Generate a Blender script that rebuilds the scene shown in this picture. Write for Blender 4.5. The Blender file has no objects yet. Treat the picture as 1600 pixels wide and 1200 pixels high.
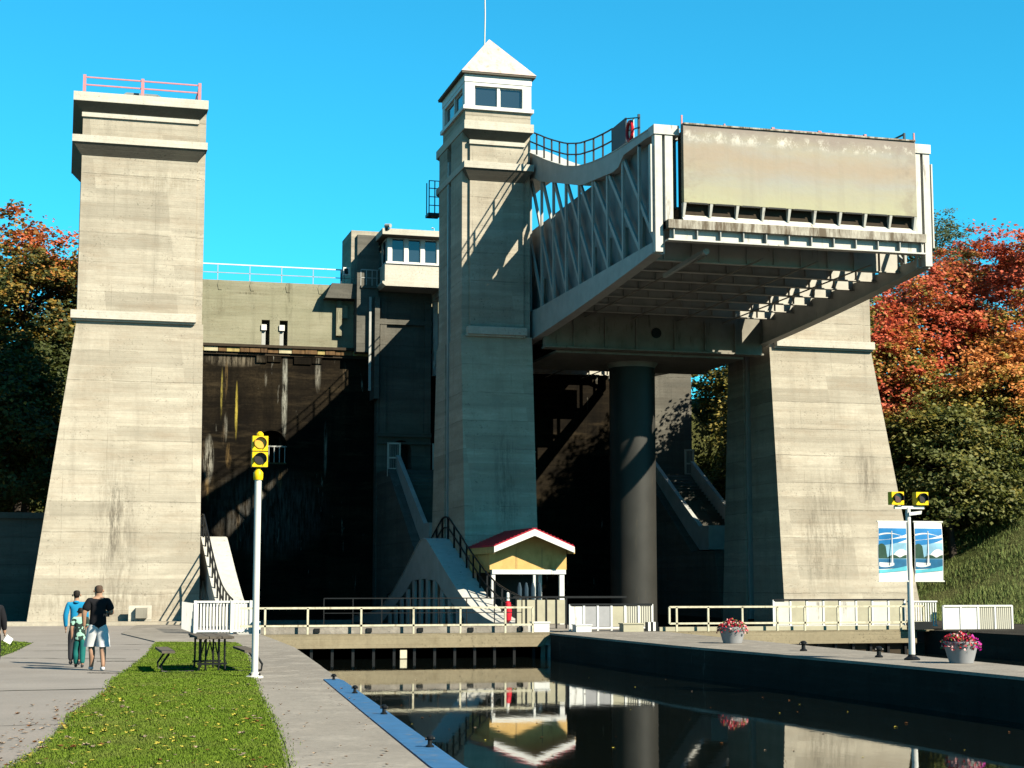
import bpy, bmesh, math, random
import numpy as np
from mathutils import Vector, Matrix
random.seed(7)
sc = bpy.context.scene
COL = sc.collection
R = math.radians

# ------------------------------------------------------------------ camera
cam = bpy.data.cameras.new('camera'); camo = bpy.data.objects.new('camera', cam); COL.objects.link(camo)
camo.location = (0, 0, 1.8); camo.rotation_euler = (R(90 + 6.843), 0, R(-15.109))
cam.lens = 58.5; cam.sensor_width = 36; cam.clip_start = .1; cam.clip_end = 6000
sc.camera = camo
# ------------------------------------------------------------------ sky and sun
SUN = Vector((.6, -.8, .70)).normalized()
w = bpy.data.worlds.new('World'); sc.world = w; w.use_nodes = True
nt = w.node_tree; bg = nt.nodes['Background']
sk = nt.nodes.new('ShaderNodeTexSky'); sk.sky_type = 'NISHITA'; sk.sun_disc = False
sk.sun_elevation = math.asin(SUN.z); sk.sun_rotation = math.atan2(SUN.x, SUN.y)
sk.air_density = 1.0; sk.dust_density = 0.0; sk.ozone_density = 3.0
gm = nt.nodes.new('ShaderNodeGamma'); gm.inputs[1].default_value = 1.0
tn = nt.nodes.new('ShaderNodeMix'); tn.data_type = 'RGBA'; tn.blend_type = 'MULTIPLY'; tn.inputs[0].default_value = 1
tn.inputs[7].default_value = (.125, .865, .93, 1)
nt.links.new(sk.outputs[0], gm.inputs[0]); nt.links.new(gm.outputs[0], tn.inputs[6]); nt.links.new(tn.outputs[2], bg.inputs[0])
bg.inputs[1].default_value = .058
l = bpy.data.lights.new('sun', 'SUN'); l.energy = 5.0; l.angle = R(.5); l.color = (1, .91, .72)
lo = bpy.data.objects.new('sun', l); COL.objects.link(lo); lo.rotation_euler = SUN.to_track_quat('Z', 'Y').to_euler()
vs = sc.view_settings; vs.view_transform = 'Standard'; vs.look = 'None'; vs.exposure = 2.0; vs.gamma = 1; vs.use_curve_mapping = False
sc.cycles.max_bounces = 6; sc.cycles.diffuse_bounces = 1; sc.cycles.glossy_bounces = 3; sc.cycles.transparent_max_bounces = 6

# ------------------------------------------------------------------ materials
ALB = .385
class NT:
    def __init__(s, name):
        s.m = bpy.data.materials.new(name); s.m.use_nodes = True; s.t = s.m.node_tree
        s.b = s.t.nodes['Principled BSDF']; s.g = s.t.nodes.new('ShaderNodeNewGeometry'); s.pos = s.g.outputs['Position']
    def n(s, kind, **kw):
        x = s.t.nodes.new(kind)
        for k, v in kw.items(): setattr(x, k, v)
        return x
    def L(s, a, b): s.t.links.new(a, b)
    def scaled(s, sx, sy, sz, off=(0, 0, 0), src=None):
        m = s.n('ShaderNodeMapping'); s.L(src or s.pos, m.inputs[0]); m.inputs['Scale'].default_value = (sx, sy, sz); m.inputs['Location'].default_value = off
        return m.outputs[0]
    def noise(s, vec=None, scale=1, detail=5, rough=.6):
        x = s.n('ShaderNodeTexNoise'); s.L(vec or s.pos, x.inputs['Vector']); x.inputs['Scale'].default_value = scale
        x.inputs['Detail'].default_value = detail; x.inputs['Roughness'].default_value = rough
        return x.outputs[0]
    def ramp(s, f, a, b, lo=0, hi=1):
        x = s.n('ShaderNodeMapRange'); s.L(f, x.inputs[0]); x.inputs[1].default_value = a; x.inputs[2].default_value = b
        x.inputs[3].default_value = lo; x.inputs[4].default_value = hi; return x.outputs[0]
    def math(s, op, a, b=None, c=None):
        x = s.n('ShaderNodeMath', operation=op)
        for i, v in enumerate((a, b, c)):
            if v is None: continue
            if isinstance(v, (int, float)): x.inputs[i].default_value = v
            else: s.L(v, x.inputs[i])
        return x.outputs[0]
    def mix(s, f, a, b, mode='MIX'):
        x = s.n('ShaderNodeMix', data_type='RGBA', blend_type=mode)
        if isinstance(f, (int, float)): x.inputs[0].default_value = f
        else: s.L(f, x.inputs[0])
        for i, v in ((6, a), (7, b)):
            if isinstance(v, tuple): x.inputs[i].default_value = (*v, 1)
            else: s.L(v, x.inputs[i])
        return x.outputs[2]
    def sep(s, src=None):
        x = s.n('ShaderNodeSeparateXYZ'); s.L(src or s.pos, x.inputs[0]); return x.outputs
    def bump(s, h, st=.3, d=.02):
        x = s.n('ShaderNodeBump'); x.inputs['Strength'].default_value = st; x.inputs['Distance'].default_value = d
        s.L(h, x.inputs['Height']); s.L(x.outputs[0], s.b.inputs['Normal'])
    def out(s, col, rough=.85, metal=0, spec=.3):
        A = ALB
        if isinstance(col, tuple): col = tuple(x * A for x in col)
        else: col = s.mix(1.0, col, (A, A, A), 'MULTIPLY')
        if isinstance(col, tuple): s.b.inputs['Base Color'].default_value = (*col, 1)
        else: s.L(col, s.b.inputs['Base Color'])
        if isinstance(rough, (int, float)): s.b.inputs['Roughness'].default_value = rough
        else: s.L(rough, s.b.inputs['Roughness'])
        s.b.inputs['Metallic'].default_value = metal; s.b.inputs['Specular IOR Level'].default_value = spec
        return s.m

def paint(name, c, rough=.5, var=.25, scale=2.0, dirt=None, dirt_amt=.0, spec=.12, metal=0, bumpy=.0):
    """painted or plain surface with soft variation, optional dirt blotches and runs"""
    k = NT(name)
    a = k.noise(scale=scale, detail=6)
    col = k.mix(k.ramp(a, .3, .75), tuple(x * (1 - var) for x in c), tuple(min(1, x * (1 + var * .35)) for x in c))
    if dirt:
        b = k.noise(k.scaled(3, 3, .5), 1.2, 7, .7)
        col = k.mix(k.ramp(b, .62 - dirt_amt * .3, .74 - dirt_amt * .2, 0, .9), col, dirt)
    if bumpy: k.bump(k.noise(scale=scale * 9, detail=4), .4, bumpy)
    return k.out(col, rough, metal, spec)

def concrete(name, c1, c2, lift=1.37, layer=.38, streak=.35, stains=(), rough=.9, fine=.25, white=0, line=.55):
    k = NT(name)
    big = k.noise(scale=.35, detail=6)
    col = k.mix(k.ramp(big, .35, .68), c1, c2)
    lay = k.noise(k.scaled(.22, .22, 2.4), 1.0, 5, .65)                  # cast layers
    col = k.mix(k.ramp(lay, .42, .62, 0, layer), col, tuple(x * .62 for x in c1))
    st = k.noise(k.scaled(1.7, 1.7, .13), 1.0, 5, .6)                    # rain streaks
    col = k.mix(k.ramp(st, .52, .72, 0, streak), col, tuple(x * .5 for x in c1))
    fn = k.noise(scale=7, detail=6, rough=.75)
    col = k.mix(k.ramp(fn, .35, .7, fine, 0), col, tuple(x * .45 for x in c1))
    z = k.sep()
    wob = k.math('MULTIPLY', k.noise(scale=.8, detail=3), .12)
    if lift < 5:
        for (hh, am, sd) in ((lift * .5, .5, 3.1), (.2, .24, 8.7)):
            cv = k.n('ShaderNodeCombineXYZ'); k.L(k.math('FLOOR', k.math('DIVIDE', k.math('ADD', z[2], k.math('MULTIPLY', wob, .6)), hh)), cv.inputs[2]); cv.inputs[0].default_value = sd
            k.L(k.math('FLOOR', k.math('MULTIPLY', k.math('ADD', z[0], k.math('MULTIPLY', z[2], .11)), .31)), cv.inputs[1])
            wn = k.n('ShaderNodeTexWhiteNoise', noise_dimensions='3D'); k.L(cv.outputs[0], wn.inputs['Vector'])
            col = k.mix(k.ramp(wn.outputs['Value'], .35, 1, 0, am), col, tuple(x * .55 for x in c1))
        vj = k.math('LESS_THAN', k.math('FRACT', k.math('MULTIPLY', k.math('ADD', z[0], k.math('MULTIPLY', k.noise(scale=1.5, detail=2), .06)), .53)), .016)
        col = k.mix(k.math('MULTIPLY', k.math('MULTIPLY', vj, k.ramp(k.noise(scale=.9, detail=4), .45, .6)), .45), col, tuple(x * .4 for x in c1))
    fr = k.math('FRACT', k.math('DIVIDE', k.math('ADD', z[2], wob), lift))
    ln = k.math('LESS_THAN', fr, .035)
    ln2 = k.math('MULTIPLY', ln, k.math('MULTIPLY', k.ramp(k.noise(scale=1.3, detail=4), .36, .52), k.ramp(k.noise(k.scaled(.02, .02, .9), 1, 2), .4, .6, .2, 1)))
    brn = k.noise(k.scaled(.35, .35, 1.5, (3, 1, 7)), 1.0, 6, .7)
    col = k.mix(k.ramp(brn, .5, .7, 0, layer * .8), col, (c1[0] * .62, c1[1] * .5, c1[2] * .42))
    lig = k.noise(k.scaled(.3, .3, 1.8, (9, 4, 2)), 1.0, 6, .7)
    col = k.mix(k.ramp(lig, .56, .68, 0, layer * .6), col, tuple(min(1, x * 1.25) for x in c2))
    col = k.mix(k.math('MULTIPLY', ln2, line * .8), col, tuple(x * .3 for x in c1))
    pock = k.math('MULTIPLY', k.ramp(k.noise(scale=11, detail=4), .59, .66), k.ramp(k.noise(k.scaled(.7, .7, 1.6), .8, 3), .45, .6))
    col = k.mix(k.math('MULTIPLY', pock, .6), col, tuple(x * .3 for x in c1))
    if white:
        wv = k.noise(k.scaled(2.6, 2.6, .28), 1.1, 8, .72)
        col = k.mix(k.ramp(wv, .64, .72, 0, white), col, (.62, .60, .52))
    for (sx, sz, wx, wz, amt, sc_) in stains:                            # dirt patches with a shape of their own
        dx = k.math('DIVIDE', k.math('SUBTRACT', z[0], sx), wx); dz = k.math('DIVIDE', k.math('SUBTRACT', z[2], sz), wz)
        d = k.math('ADD', k.math('MULTIPLY', dx, dx), k.math('MULTIPLY', dz, dz))
        msk = k.math('MULTIPLY', k.ramp(d, 0, 1, 1, 0), k.ramp(k.noise(k.scaled(4.5, 4.5, .55), 1.3, 8, .78), .42, .62))
        col = k.mix(k.math('MULTIPLY', msk, amt), col, sc_)
    bf = k.math('FRACT', k.math('DIVIDE', z[2], .2))
    h = k.math('ADD', k.math('MULTIPLY', fn, .5), k.math('MULTIPLY', k.math('LESS_THAN', bf, .12), -.25))
    h = k.math('ADD', h, k.math('MULTIPLY', ln2, -1.2))
    k.bump(h, .5, .03)
    return k.out(col, rough, 0, .03)

DK = (.045, .04, .033)
M = {}
TC1, TC2 = (.56, .50, .405), (.71, .65, .54)
M['tower'] = concrete('tower_concrete', TC1, TC2, stains=[(2.3, 4.0, 1.3, 4.2, .55, (.12, .10, .08)), (2.25, 4.6, .35, 1.9, .7, DK), (37.0, 4.5, 1.7, 3.6, .5, (.15, .13, .10)), (39.3, 7.2, .8, 1.8, .65, (.10, .085, .07)), (36, 3.5, .7, 2.8, .45, (.17, .15, .12)),
     (20.3, 6.5, .7, 3.2, .5, (.05, .05, .045)), (3, .9, 6, .8, .5, (.16, .13, .09)), (4.2, 20.3, 1.4, .7, .45, (.2, .16, .1))])
M['trim'] = concrete('trim_concrete', (.70, .66, .57), (.80, .76, .67), lift=9, layer=.2, streak=.3, fine=.3)
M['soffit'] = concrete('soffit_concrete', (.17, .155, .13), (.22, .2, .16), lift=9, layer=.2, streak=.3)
M['gatewall'] = concrete('gate_paint', (.34, .33, .23), (.41, .39, .29), lift=30, layer=.35, streak=.4, fine=.12, stains=[(13.1, 19.3, .28, 1.9, .9, (.13, .12, .08)), (15.1, 19.2, .22, 1.6, .8, (.14, .13, .09)),
     (8.9, 18.6, .4, .9, .6, (.16, .14, .09)), (10.6, 19.45, 1.3, .1, .8, (.1, .09, .06)), (16.2, 18.2, .4, 2.2, .8, (.1, .09, .06))])
M['breast'] = concrete('wet_dark_masonry', (.012, .010, .008), (.07, .052, .03), lift=.62, layer=.5, streak=.8, white=.6, fine=.7, line=.6,
     stains=[(10.0, 12.2, .1, 1.9, 1, (.6, .48, .09)), (9.1, 13.2, .08, 1.7, 1, (.5, .42, .1)), (12.9, 13.3, .2, 3.4, .95, (.5, .5, .44)), (8.4, 9.2, .35, 1.6, .9, (.6, .58, .5)),
             (9.8, 15.3, 2, .5, .7, (.35, .3, .22)), *[(random.Random(q).uniform(7, 17), random.Random(q + 50).uniform(5, 15), random.Random(q + 9).uniform(.06, .22), random.Random(q + 77).uniform(.5, 2.2), .8, [(.4, .38, .32), (.26, .17, .07), (.15, .11, .07)][q % 3]) for q in range(15)], (12, 6, 4, 3, .35, (.3, .3, .28))])
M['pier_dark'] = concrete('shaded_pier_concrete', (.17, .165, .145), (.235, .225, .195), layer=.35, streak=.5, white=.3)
M['quay'] = concrete('quay_concrete', (.40, .365, .325), (.50, .46, .41), lift=50, layer=.1, streak=.15, fine=.3)
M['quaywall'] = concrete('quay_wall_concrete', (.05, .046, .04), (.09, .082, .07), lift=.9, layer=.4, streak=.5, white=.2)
M['beam'] = concrete('beam_tan_paint', (.33, .28, .19), (.40, .34, .23), lift=20, layer=.2, streak=.35, fine=.3, stains=[(13.2, -.3, .25, .3, .8, (.2, .16, .1)), (9, -.3, .3, .3, .6, (.2, .16, .1))])
M['yellowrail'] = paint('cream_rail_paint', (.74, .69, .52), .5, .3, 6, (.2, .15, .08), .2)
M['steel'] = paint('pale_steel_paint', (.52, .53, .51), .5, .2, 1.5, (.18, .15, .12), .0)
M['steelwhite'] = paint('white_and_sunlit_steel', (.72, .71, .66), .5, .15, 3, (.16, .12, .09), .12)  # plain white parts, and a paler copy of the chamber steel where sunlit
M['tank'] = paint('slate_tank_paint', (.30, .33, .34), .6, .25, 1.0, (.05, .04, .03), .05)
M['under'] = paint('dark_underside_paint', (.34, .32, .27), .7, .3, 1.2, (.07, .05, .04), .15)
M['beamsteel'] = paint('floor_beam_paint', (.62, .60, .54), .6, .2, 1.2, (.2, .15, .1), .05)
M['ram'] = paint('ram_steel', (.045, .044, .04), .5, .25, .8, (.08, .07, .05), .0, spec=.15)
M['sill'] = paint('rusty_sill', (.62, .58, .5), .8, .3, 2.5, (.10, .07, .04), .75)
M['black'] = paint('black_paint', (.012, .013, .015), .45, .3, 4)
M['navy'] = paint('dark_blue_paint', (.03, .06, .09), .5, .3, 4)
M['white'] = paint('white_paint', (.86, .86, .84), .5, .1, 5, (.35, .32, .27), .05)
M['whitepost'] = paint('white_pole_paint', (.80, .80, .77), .4, .06, 3)
M['glass'] = paint('dark_window_glass', (.03, .05, .07), .06, .1, 1, spec=.8)
M['pink'] = paint('faded_red_paint', (.72, .30, .33), .5, .15, 5)
M['yellow'] = paint('signal_yellow', (1, .68, .01), .4, .1, 8)
M['amber'] = paint('amber_lens', (1, .50, .05), .4, .15, 20, spec=.3)
M['lens'] = paint('dark_lens', (.02, .015, .015), .5, .2, 10, spec=.2)
M['redlens'] = paint('dark_red_lens', (.14, .03, .02), .2, .2, 10, spec=.7)
M['red'] = paint('red_sheet', (.50, .02, .05), .4, .15, 3)
M['redplastic'] = paint('red_plastic', (.65, .02, .04), .4, .15, 3)
M['ply'] = paint('raw_plywood', (.78, .50, .18), .75, .2, 3, (.45, .26, .08), .1)
M['cream'] = paint('cream_board', (.50, .47, .35), .7, .15, 3)
M['blue'] = paint('blue_edge_paint', (.06, .19, .40), .55, .25, 5, (.2, .22, .24), .2)
M['wood'] = paint('weathered_plank', (.16, .135, .11), .8, .35, 7, (.05, .04, .03), .2)
M['pot'] = paint('grey_plastic_pot', (.40, .40, .42), .5, .12, 5)
M['roofpink'] = paint('pale_pink_roof', (.74, .60, .56), .7, .2, 2, (.5, .33, .27), .3)
M['bark'] = paint('bark', (.07, .055, .045), .95, .4, 3, bumpy=.02)
M['stone_y'] = paint('ochre_coping', (.52, .42, .17), .9, .35, 2.5, (.12, .08, .04), .35)
M['stone_w'] = paint('pale_coping', (.62, .57, .38), .9, .25, 2.5, (.12, .08, .04), .15)
M['stone_b'] = paint('rusty_coping', (.22, .13, .06), .9, .45, 2.5, (.05, .03, .02), .35)
M['clad'] = paint('old_brown_timber', (.06, .045, .03), .9, .3, 3)
M['skin'] = paint('skin', (.46, .27, .18), .6, .08, 8)
M['hairdark'] = paint('dark_hair', (.02, .015, .012), .7, .2, 20)
M['hairbrown'] = paint('cropped_brown_hair', (.11, .07, .05), .8, .2, 25); M['cloth_black'] = paint('black_jersey', (.012, .012, .016), .9, .2, 8)
M['cloth_white'] = paint('white_cotton', (.78, .78, .80), .85, .08, 6)
M['cloth_blue'] = paint('bright_blue_fleece', (.01, .28, .55), .85, .15, 8)
M['cloth_teal'] = paint('teal_cotton', (.01, .17, .16), .85, .25, 9)
M['cloth_grey'] = paint('charcoal_cotton', (.05, .05, .06), .9, .2, 9)

def camo_mat():
    k = NT('mint_and_black_print'); o = k.n('ShaderNodeTexCoord')
    v = k.noise(o.outputs['Object'], 8, 1, .3)
    return k.out(k.mix(k.math('GREATER_THAN', v, .5), (.01, .03, .025), (.35, .62, .5)), .9)
M['print'] = camo_mat()

def gate_panel_mat():
    k = NT('weathered_gate_panel'); z = k.sep()
    n1 = k.noise(k.scaled(.16, .3, 1.1), 1.2, 5, .6); wob = k.math('MULTIPLY', k.math('SUBTRACT', k.noise(k.scaled(.5, .5, .5), 1, 6, .65), .5), 1.6)
    zz = k.math('ADD', z[2], wob)
    col = k.mix(k.ramp(n1, .35, .65), (.31, .275, .19), (.28, .285, .265))
    col = k.mix(k.ramp(zz, 16.6, 17.8, 1, 0), col, (.36, .35, .20))
    low = k.math('MULTIPLY', k.ramp(zz, 17.6, 18.3), k.ramp(zz, 18.5, 19.1, 1, 0))
    col = k.mix(k.math('MULTIPLY', low, .65), col, (.31, .21, .12))
    top = k.ramp(zz, 19.0, 19.5, 0, .85)
    col = k.mix(top, col, (.19, .14, .12))
    wh = k.math('MULTIPLY', k.ramp(k.noise(k.scaled(1.2, 1, .9), 1.6, 7, .75), .5, .62), k.math('MULTIPLY', k.ramp(z[2], 18.9, 19.15), k.ramp(z[2], 19.3, 19.5, 1, 0)))
    col = k.mix(wh, col, (.6, .57, .5))
    col = k.mix(k.ramp(k.noise(k.scaled(2, 2, .12), 1.2, 5), .5, .72, 0, .35), col, (.2, .17, .12))
    edge = k.math('MULTIPLY', k.ramp(z[0], 31.4, 33.1), k.ramp(k.noise(k.scaled(1, 1, 1), 1.3, 7, .7), .48, .62))
    col = k.mix(k.math('MULTIPLY', edge, .6), col, (.17, .12, .08))
    edge = k.math('MULTIPLY', k.ramp(z[0], 24.6, 23.1), k.ramp(k.noise(k.scaled(1, 1, 1.7), 1.1, 7, .7), .48, .62))
    col = k.mix(k.math('MULTIPLY', edge, .5), col, (.2, .14, .09))
    k.bump(k.noise(scale=3, detail=5), .25, .02)
    return k.out(col, .6, 0, .35)
M['gatepanel'] = gate_panel_mat()

def leaf_mat(name, top, mid, low, z0, z1, spread=1.0):
    k = NT(name); z = k.sep()
    oi = k.n('ShaderNodeObjectInfo')
    n1 = k.noise(scale=.35, detail=4); n2 = k.noise(scale=2.2, detail=2)
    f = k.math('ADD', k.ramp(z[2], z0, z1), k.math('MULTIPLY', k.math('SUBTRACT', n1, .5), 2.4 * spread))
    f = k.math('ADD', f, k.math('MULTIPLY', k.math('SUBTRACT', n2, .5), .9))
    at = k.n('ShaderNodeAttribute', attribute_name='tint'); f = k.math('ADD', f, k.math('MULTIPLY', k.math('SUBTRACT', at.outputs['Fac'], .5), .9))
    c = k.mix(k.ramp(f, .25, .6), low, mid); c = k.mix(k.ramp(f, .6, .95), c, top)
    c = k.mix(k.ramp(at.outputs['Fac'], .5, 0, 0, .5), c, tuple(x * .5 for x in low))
    m = k.out(c, .7, 0, .25)
    tr = k.n('ShaderNodeBsdfTranslucent'); k.L(c, tr.inputs[0]); ms = k.n('ShaderNodeMixShader'); ms.inputs[0].default_value = .22
    o = k.t.nodes['Material Output']; k.L(k.b.outputs[0], ms.inputs[1]); k.L(tr.outputs[0], ms.inputs[2]); k.L(ms.outputs[0], o.inputs[0])
    return m
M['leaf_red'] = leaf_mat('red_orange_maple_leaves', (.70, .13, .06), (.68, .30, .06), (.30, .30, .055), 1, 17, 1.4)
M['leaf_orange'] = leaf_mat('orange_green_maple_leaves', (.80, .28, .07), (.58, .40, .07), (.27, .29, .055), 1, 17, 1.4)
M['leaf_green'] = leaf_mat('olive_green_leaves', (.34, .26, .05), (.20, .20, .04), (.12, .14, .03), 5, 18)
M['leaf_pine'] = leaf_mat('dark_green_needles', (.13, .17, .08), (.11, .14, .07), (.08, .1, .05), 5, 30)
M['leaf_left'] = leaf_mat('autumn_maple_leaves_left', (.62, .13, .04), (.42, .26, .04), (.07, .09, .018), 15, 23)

def ground_grass():
    k = NT('grass_ground')
    a = k.noise(scale=.5, detail=6); b = k.noise(scale=9, detail=5, rough=.8)
    c = k.mix(k.ramp(a, .35, .65), (.055, .10, .016), (.085, .13, .022)); c = k.mix(k.ramp(b, .35, .7, .6, 0), c, (.035, .05, .012))
    k.bump(b, .8, .05); return k.out(c, .95, 0, .1)
M['grass'] = ground_grass()
def hill_grass():
    k = NT('rough_hill_grass')
    a = k.noise(scale=.35, detail=7, rough=.7); b = k.noise(scale=3, detail=6, rough=.8)
    c = k.mix(k.ramp(a, .4, .62), (.10, .14, .03), (.19, .19, .07)); c = k.mix(k.ramp(b, .35, .65, .7, 0), c, (.06, .07, .02))
    k.bump(b, 1, .25); return k.out(c, .95, 0, .1)
M['hill'] = hill_grass()
def blade_mat():
    k = NT('grass_blades'); at = k.n('ShaderNodeAttribute', attribute_name='tint'); n = k.noise(scale=.7, detail=4)
    c = k.mix(at.outputs['Fac'], (.085, .16, .012), (.19, .27, .035)); c = k.mix(k.ramp(n, .46, .7, 0, .6), c, (.19, .20, .06)); c = k.mix(k.ramp(k.noise(scale=2.6, detail=3), .6, .72, 0, .6), c, (.05, .08, .015))
    return k.out(c, .8, 0, .03)
M['blade'] = blade_mat()
def asphalt():
    k = NT('old_asphalt')
    a = k.noise(scale=.5, detail=5); b = k.noise(scale=22, detail=5, rough=.8); z = k.sep()
    c = k.mix(k.ramp(a, .35, .65), (.33, .295, .265), (.41, .37, .335)); c = k.mix(k.ramp(b, .35, .65, .45, 0), c, (.11, .1, .09))
    c = k.mix(k.math('MULTIPLY', k.ramp(z[1], 30, 16, 0, .5), k.ramp(a, .4, .6)), c, (.33, .27, .24))
    k.bump(b, .5, .01); return k.out(c, .9, 0, .25)
M['asphalt'] = asphalt()
M['crack'] = paint('dirt_in_cracks', (.05, .045, .03), .95, .3, 9)
def water_mat():
    k = NT('dark_canal_water')
    h = k.math('ADD', k.noise(k.scaled(1.3, .5, 1), 2.2, 4, .55), k.math('MULTIPLY', k.noise(k.scaled(1, .6, 1), .5, 3), 1.2))
    k.bump(h, .022, .04)
    m = k.out((.006, .009, .008), .025, 0, .5); k.b.inputs['IOR'].default_value = 1.6
    return m
M['water'] = water_mat()
M['pitfloor'] = paint('dark_pit_floor', (.03, .03, .028), .9, .3, 1)
M['dirt'] = paint('earth', (.07, .06, .04), .95, .3, 1)

# ------------------------------------------------------------------ mesh helpers
class MB:
    def __init__(s): s.v = []; s.f = []; s.mi = []; s.cur = 0
    def add(s, vs, fs):
        n = len(s.v); s.v += [tuple(p) for p in vs]; s.f += [tuple(i + n for i in q) for q in fs]; s.mi += [s.cur] * len(fs); return s
    def box(s, x0, x1, y0, y1, z0, z1):
        x0, x1 = sorted((x0, x1)); y0, y1 = sorted((y0, y1)); z0, z1 = sorted((z0, z1))
        return s.hexa([(x0, y0, z0), (x1, y0, z0), (x1, y1, z0), (x0, y1, z0)], [(x0, y0, z1), (x1, y0, z1), (x1, y1, z1), (x0, y1, z1)])
    def hexa(s, lo, hi):
        n = len(lo)
        return s.add(list(lo) + list(hi), [tuple(range(n))[::-1], tuple(range(n, 2 * n))] + [(i, (i + 1) % n, n + (i + 1) % n, n + i) for i in range(n)])
    def prism_z(s, pts, z0, z1): return s.hexa([(x, y, z0) for x, y in pts], [(x, y, z1) for x, y in pts])
    def prism_y(s, pts, y0, y1): return s.hexa([(x, y1, z) for x, z in pts], [(x, y0, z) for x, z in pts])
    def prism_x(s, pts, x0, x1): return s.hexa([(x0, y, z) for y, z in pts], [(x1, y, z) for y, z in pts])
    def bar(s, a, b, wd, dp=None, up=(0, 0, 1)):
        """square bar from a to b, wd across, dp deep"""
        a, b = Vector(a), Vector(b); d = (b - a).normalized(); u = Vector(up)
        if abs(d.dot(u)) > .98: u = Vector((0, 1, 0))
        sx = d.cross(u).normalized(); sy = sx.cross(d).normalized(); dp = dp or wd
        q = [sx * (i * wd / 2) + sy * (j * dp / 2) for i, j in ((-1, -1), (1, -1), (1, 1), (-1, 1))]
        return s.hexa([a + k for k in q], [b + k for k in q])
    def tube(s, pts, r, n=8, caps=True):
        P = [Vector(p) for p in pts]; rs = r if isinstance(r, (list, tuple)) else [r] * len(P); V = []; F = []
        pu = None
        for i, p in enumerate(P):
            d = (P[min(i + 1, len(P) - 1)] - P[max(i - 1, 0)]).normalized()
            if pu is None: pu = Vector((0, 0, 1)) if abs(d.z) < .9 else Vector((0, 1, 0))
            a = d.cross(pu)
            if a.length < 1e-3: a = d.cross(Vector((1, 0, 0)))
            a.normalize(); b = a.cross(d).normalized(); pu = b
            for k in range(n):
                t = 2 * math.pi * k / n; V.append(p + (a * math.cos(t) + b * math.sin(t)) * rs[i])
        for i in range(len(P) - 1):
            for k in range(n): F.append((i * n + k, i * n + (k + 1) % n, (i + 1) * n + (k + 1) % n, (i + 1) * n + k))
        if caps: F += [tuple(range(n))[::-1], tuple(range((len(P) - 1) * n, len(P) * n))]
        return s.add(V, F)
    def lathe(s, c, prof, n=20):
        V = []; F = []
        for (r, z) in prof:
            for k in range(n): t = 2 * math.pi * k / n; V.append((c[0] + r * math.cos(t), c[1] + r * math.sin(t), c[2] + z))
        for i in range(len(prof) - 1):
            for k in range(n): F.append((i * n + k, i * n + (k + 1) % n, (i + 1) * n + (k + 1) % n, (i + 1) * n + k))
        F += [tuple(range(n))[::-1], tuple(range((len(prof) - 1) * n, len(prof) * n))]
        return s.add(V, F)
    def mesh(s, name, mats, smooth=False):
        me = bpy.data.meshes.new(name); me.from_pydata([tuple(p) for p in s.v], [], s.f)
        for m in (mats if isinstance(mats, (list, tuple)) else [mats]): me.materials.append(M[m] if isinstance(m, str) else m)
        if any(s.mi): me.polygons.foreach_set('material_index', s.mi)
        if smooth:
            me.polygons.foreach_set('use_smooth', [True] * len(me.polygons))
            me.set_sharp_from_angle(angle=R(38))
        me.update(); return me
    def build(s, name, mats, parent=None, smooth=False, kind=None):
        # fix winding so that normals face out
        me = s.mesh(name, mats, smooth); bm = bmesh.new(); bm.from_mesh(me); bmesh.ops.recalc_face_normals(bm, faces=bm.faces); bm.to_mesh(me); bm.free()
        o = bpy.data.objects.new(name, me); COL.objects.link(o)
        if parent is not None:
            o.parent = parent
            if parent.type == 'EMPTY': o.location = -Vector(parent.location)
            o['_'] = 1; del o['_']
        if kind: o['kind'] = kind
        return o
def tag(o, label=None, cat=None, group=None, kind=None):
    if label: o['label'] = label
    if cat: o['category'] = cat
    if group: o['group'] = group
    if kind: o['kind'] = kind
    return o
def thing(name, label, cat, loc=(0, 0, 0), group=None):
    o = bpy.data.objects.new(name, None); COL.objects.link(o); o.location = loc; o.empty_display_size = .3
    return tag(o, label, cat, group)
def part(mb, name, mat, parent, smooth=False, kind=None, label=None):
    """a part built in world coordinates below a thing's Empty or below another part"""
    o = mb.build(name, mat, None, smooth, kind); o.parent = parent
    root = parent
    while root.parent: root = root.parent
    if parent is root: o.location = -Vector(root.location)
    if label: o['label'] = label
    return o
def one(mb, name, mat, label, cat, group=None, smooth=False, kind=None): return tag(mb.build(name, mat, None, smooth, kind), label, cat, group)
def struct(mb, name, mat, smooth=False): return mb.build(name, mat, None, smooth, 'structure')
def copy_thing(root, loc, rz=None, sc_=None, label=None):
    c = root.copy(); COL.objects.link(c); c.location = loc
    if rz is not None: c.rotation_euler.z = rz
    if sc_ is not None: c.scale = (sc_,) * 3 if isinstance(sc_, (int, float)) else sc_
    if label: c['label'] = label
    for ch in root.children:
        d = ch.copy(); COL.objects.link(d); d.parent = c
        for g in ch.children:
            e = g.copy(); COL.objects.link(e); e.parent = d
    return c
B = MB
WZ = -.9      # water level

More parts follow.
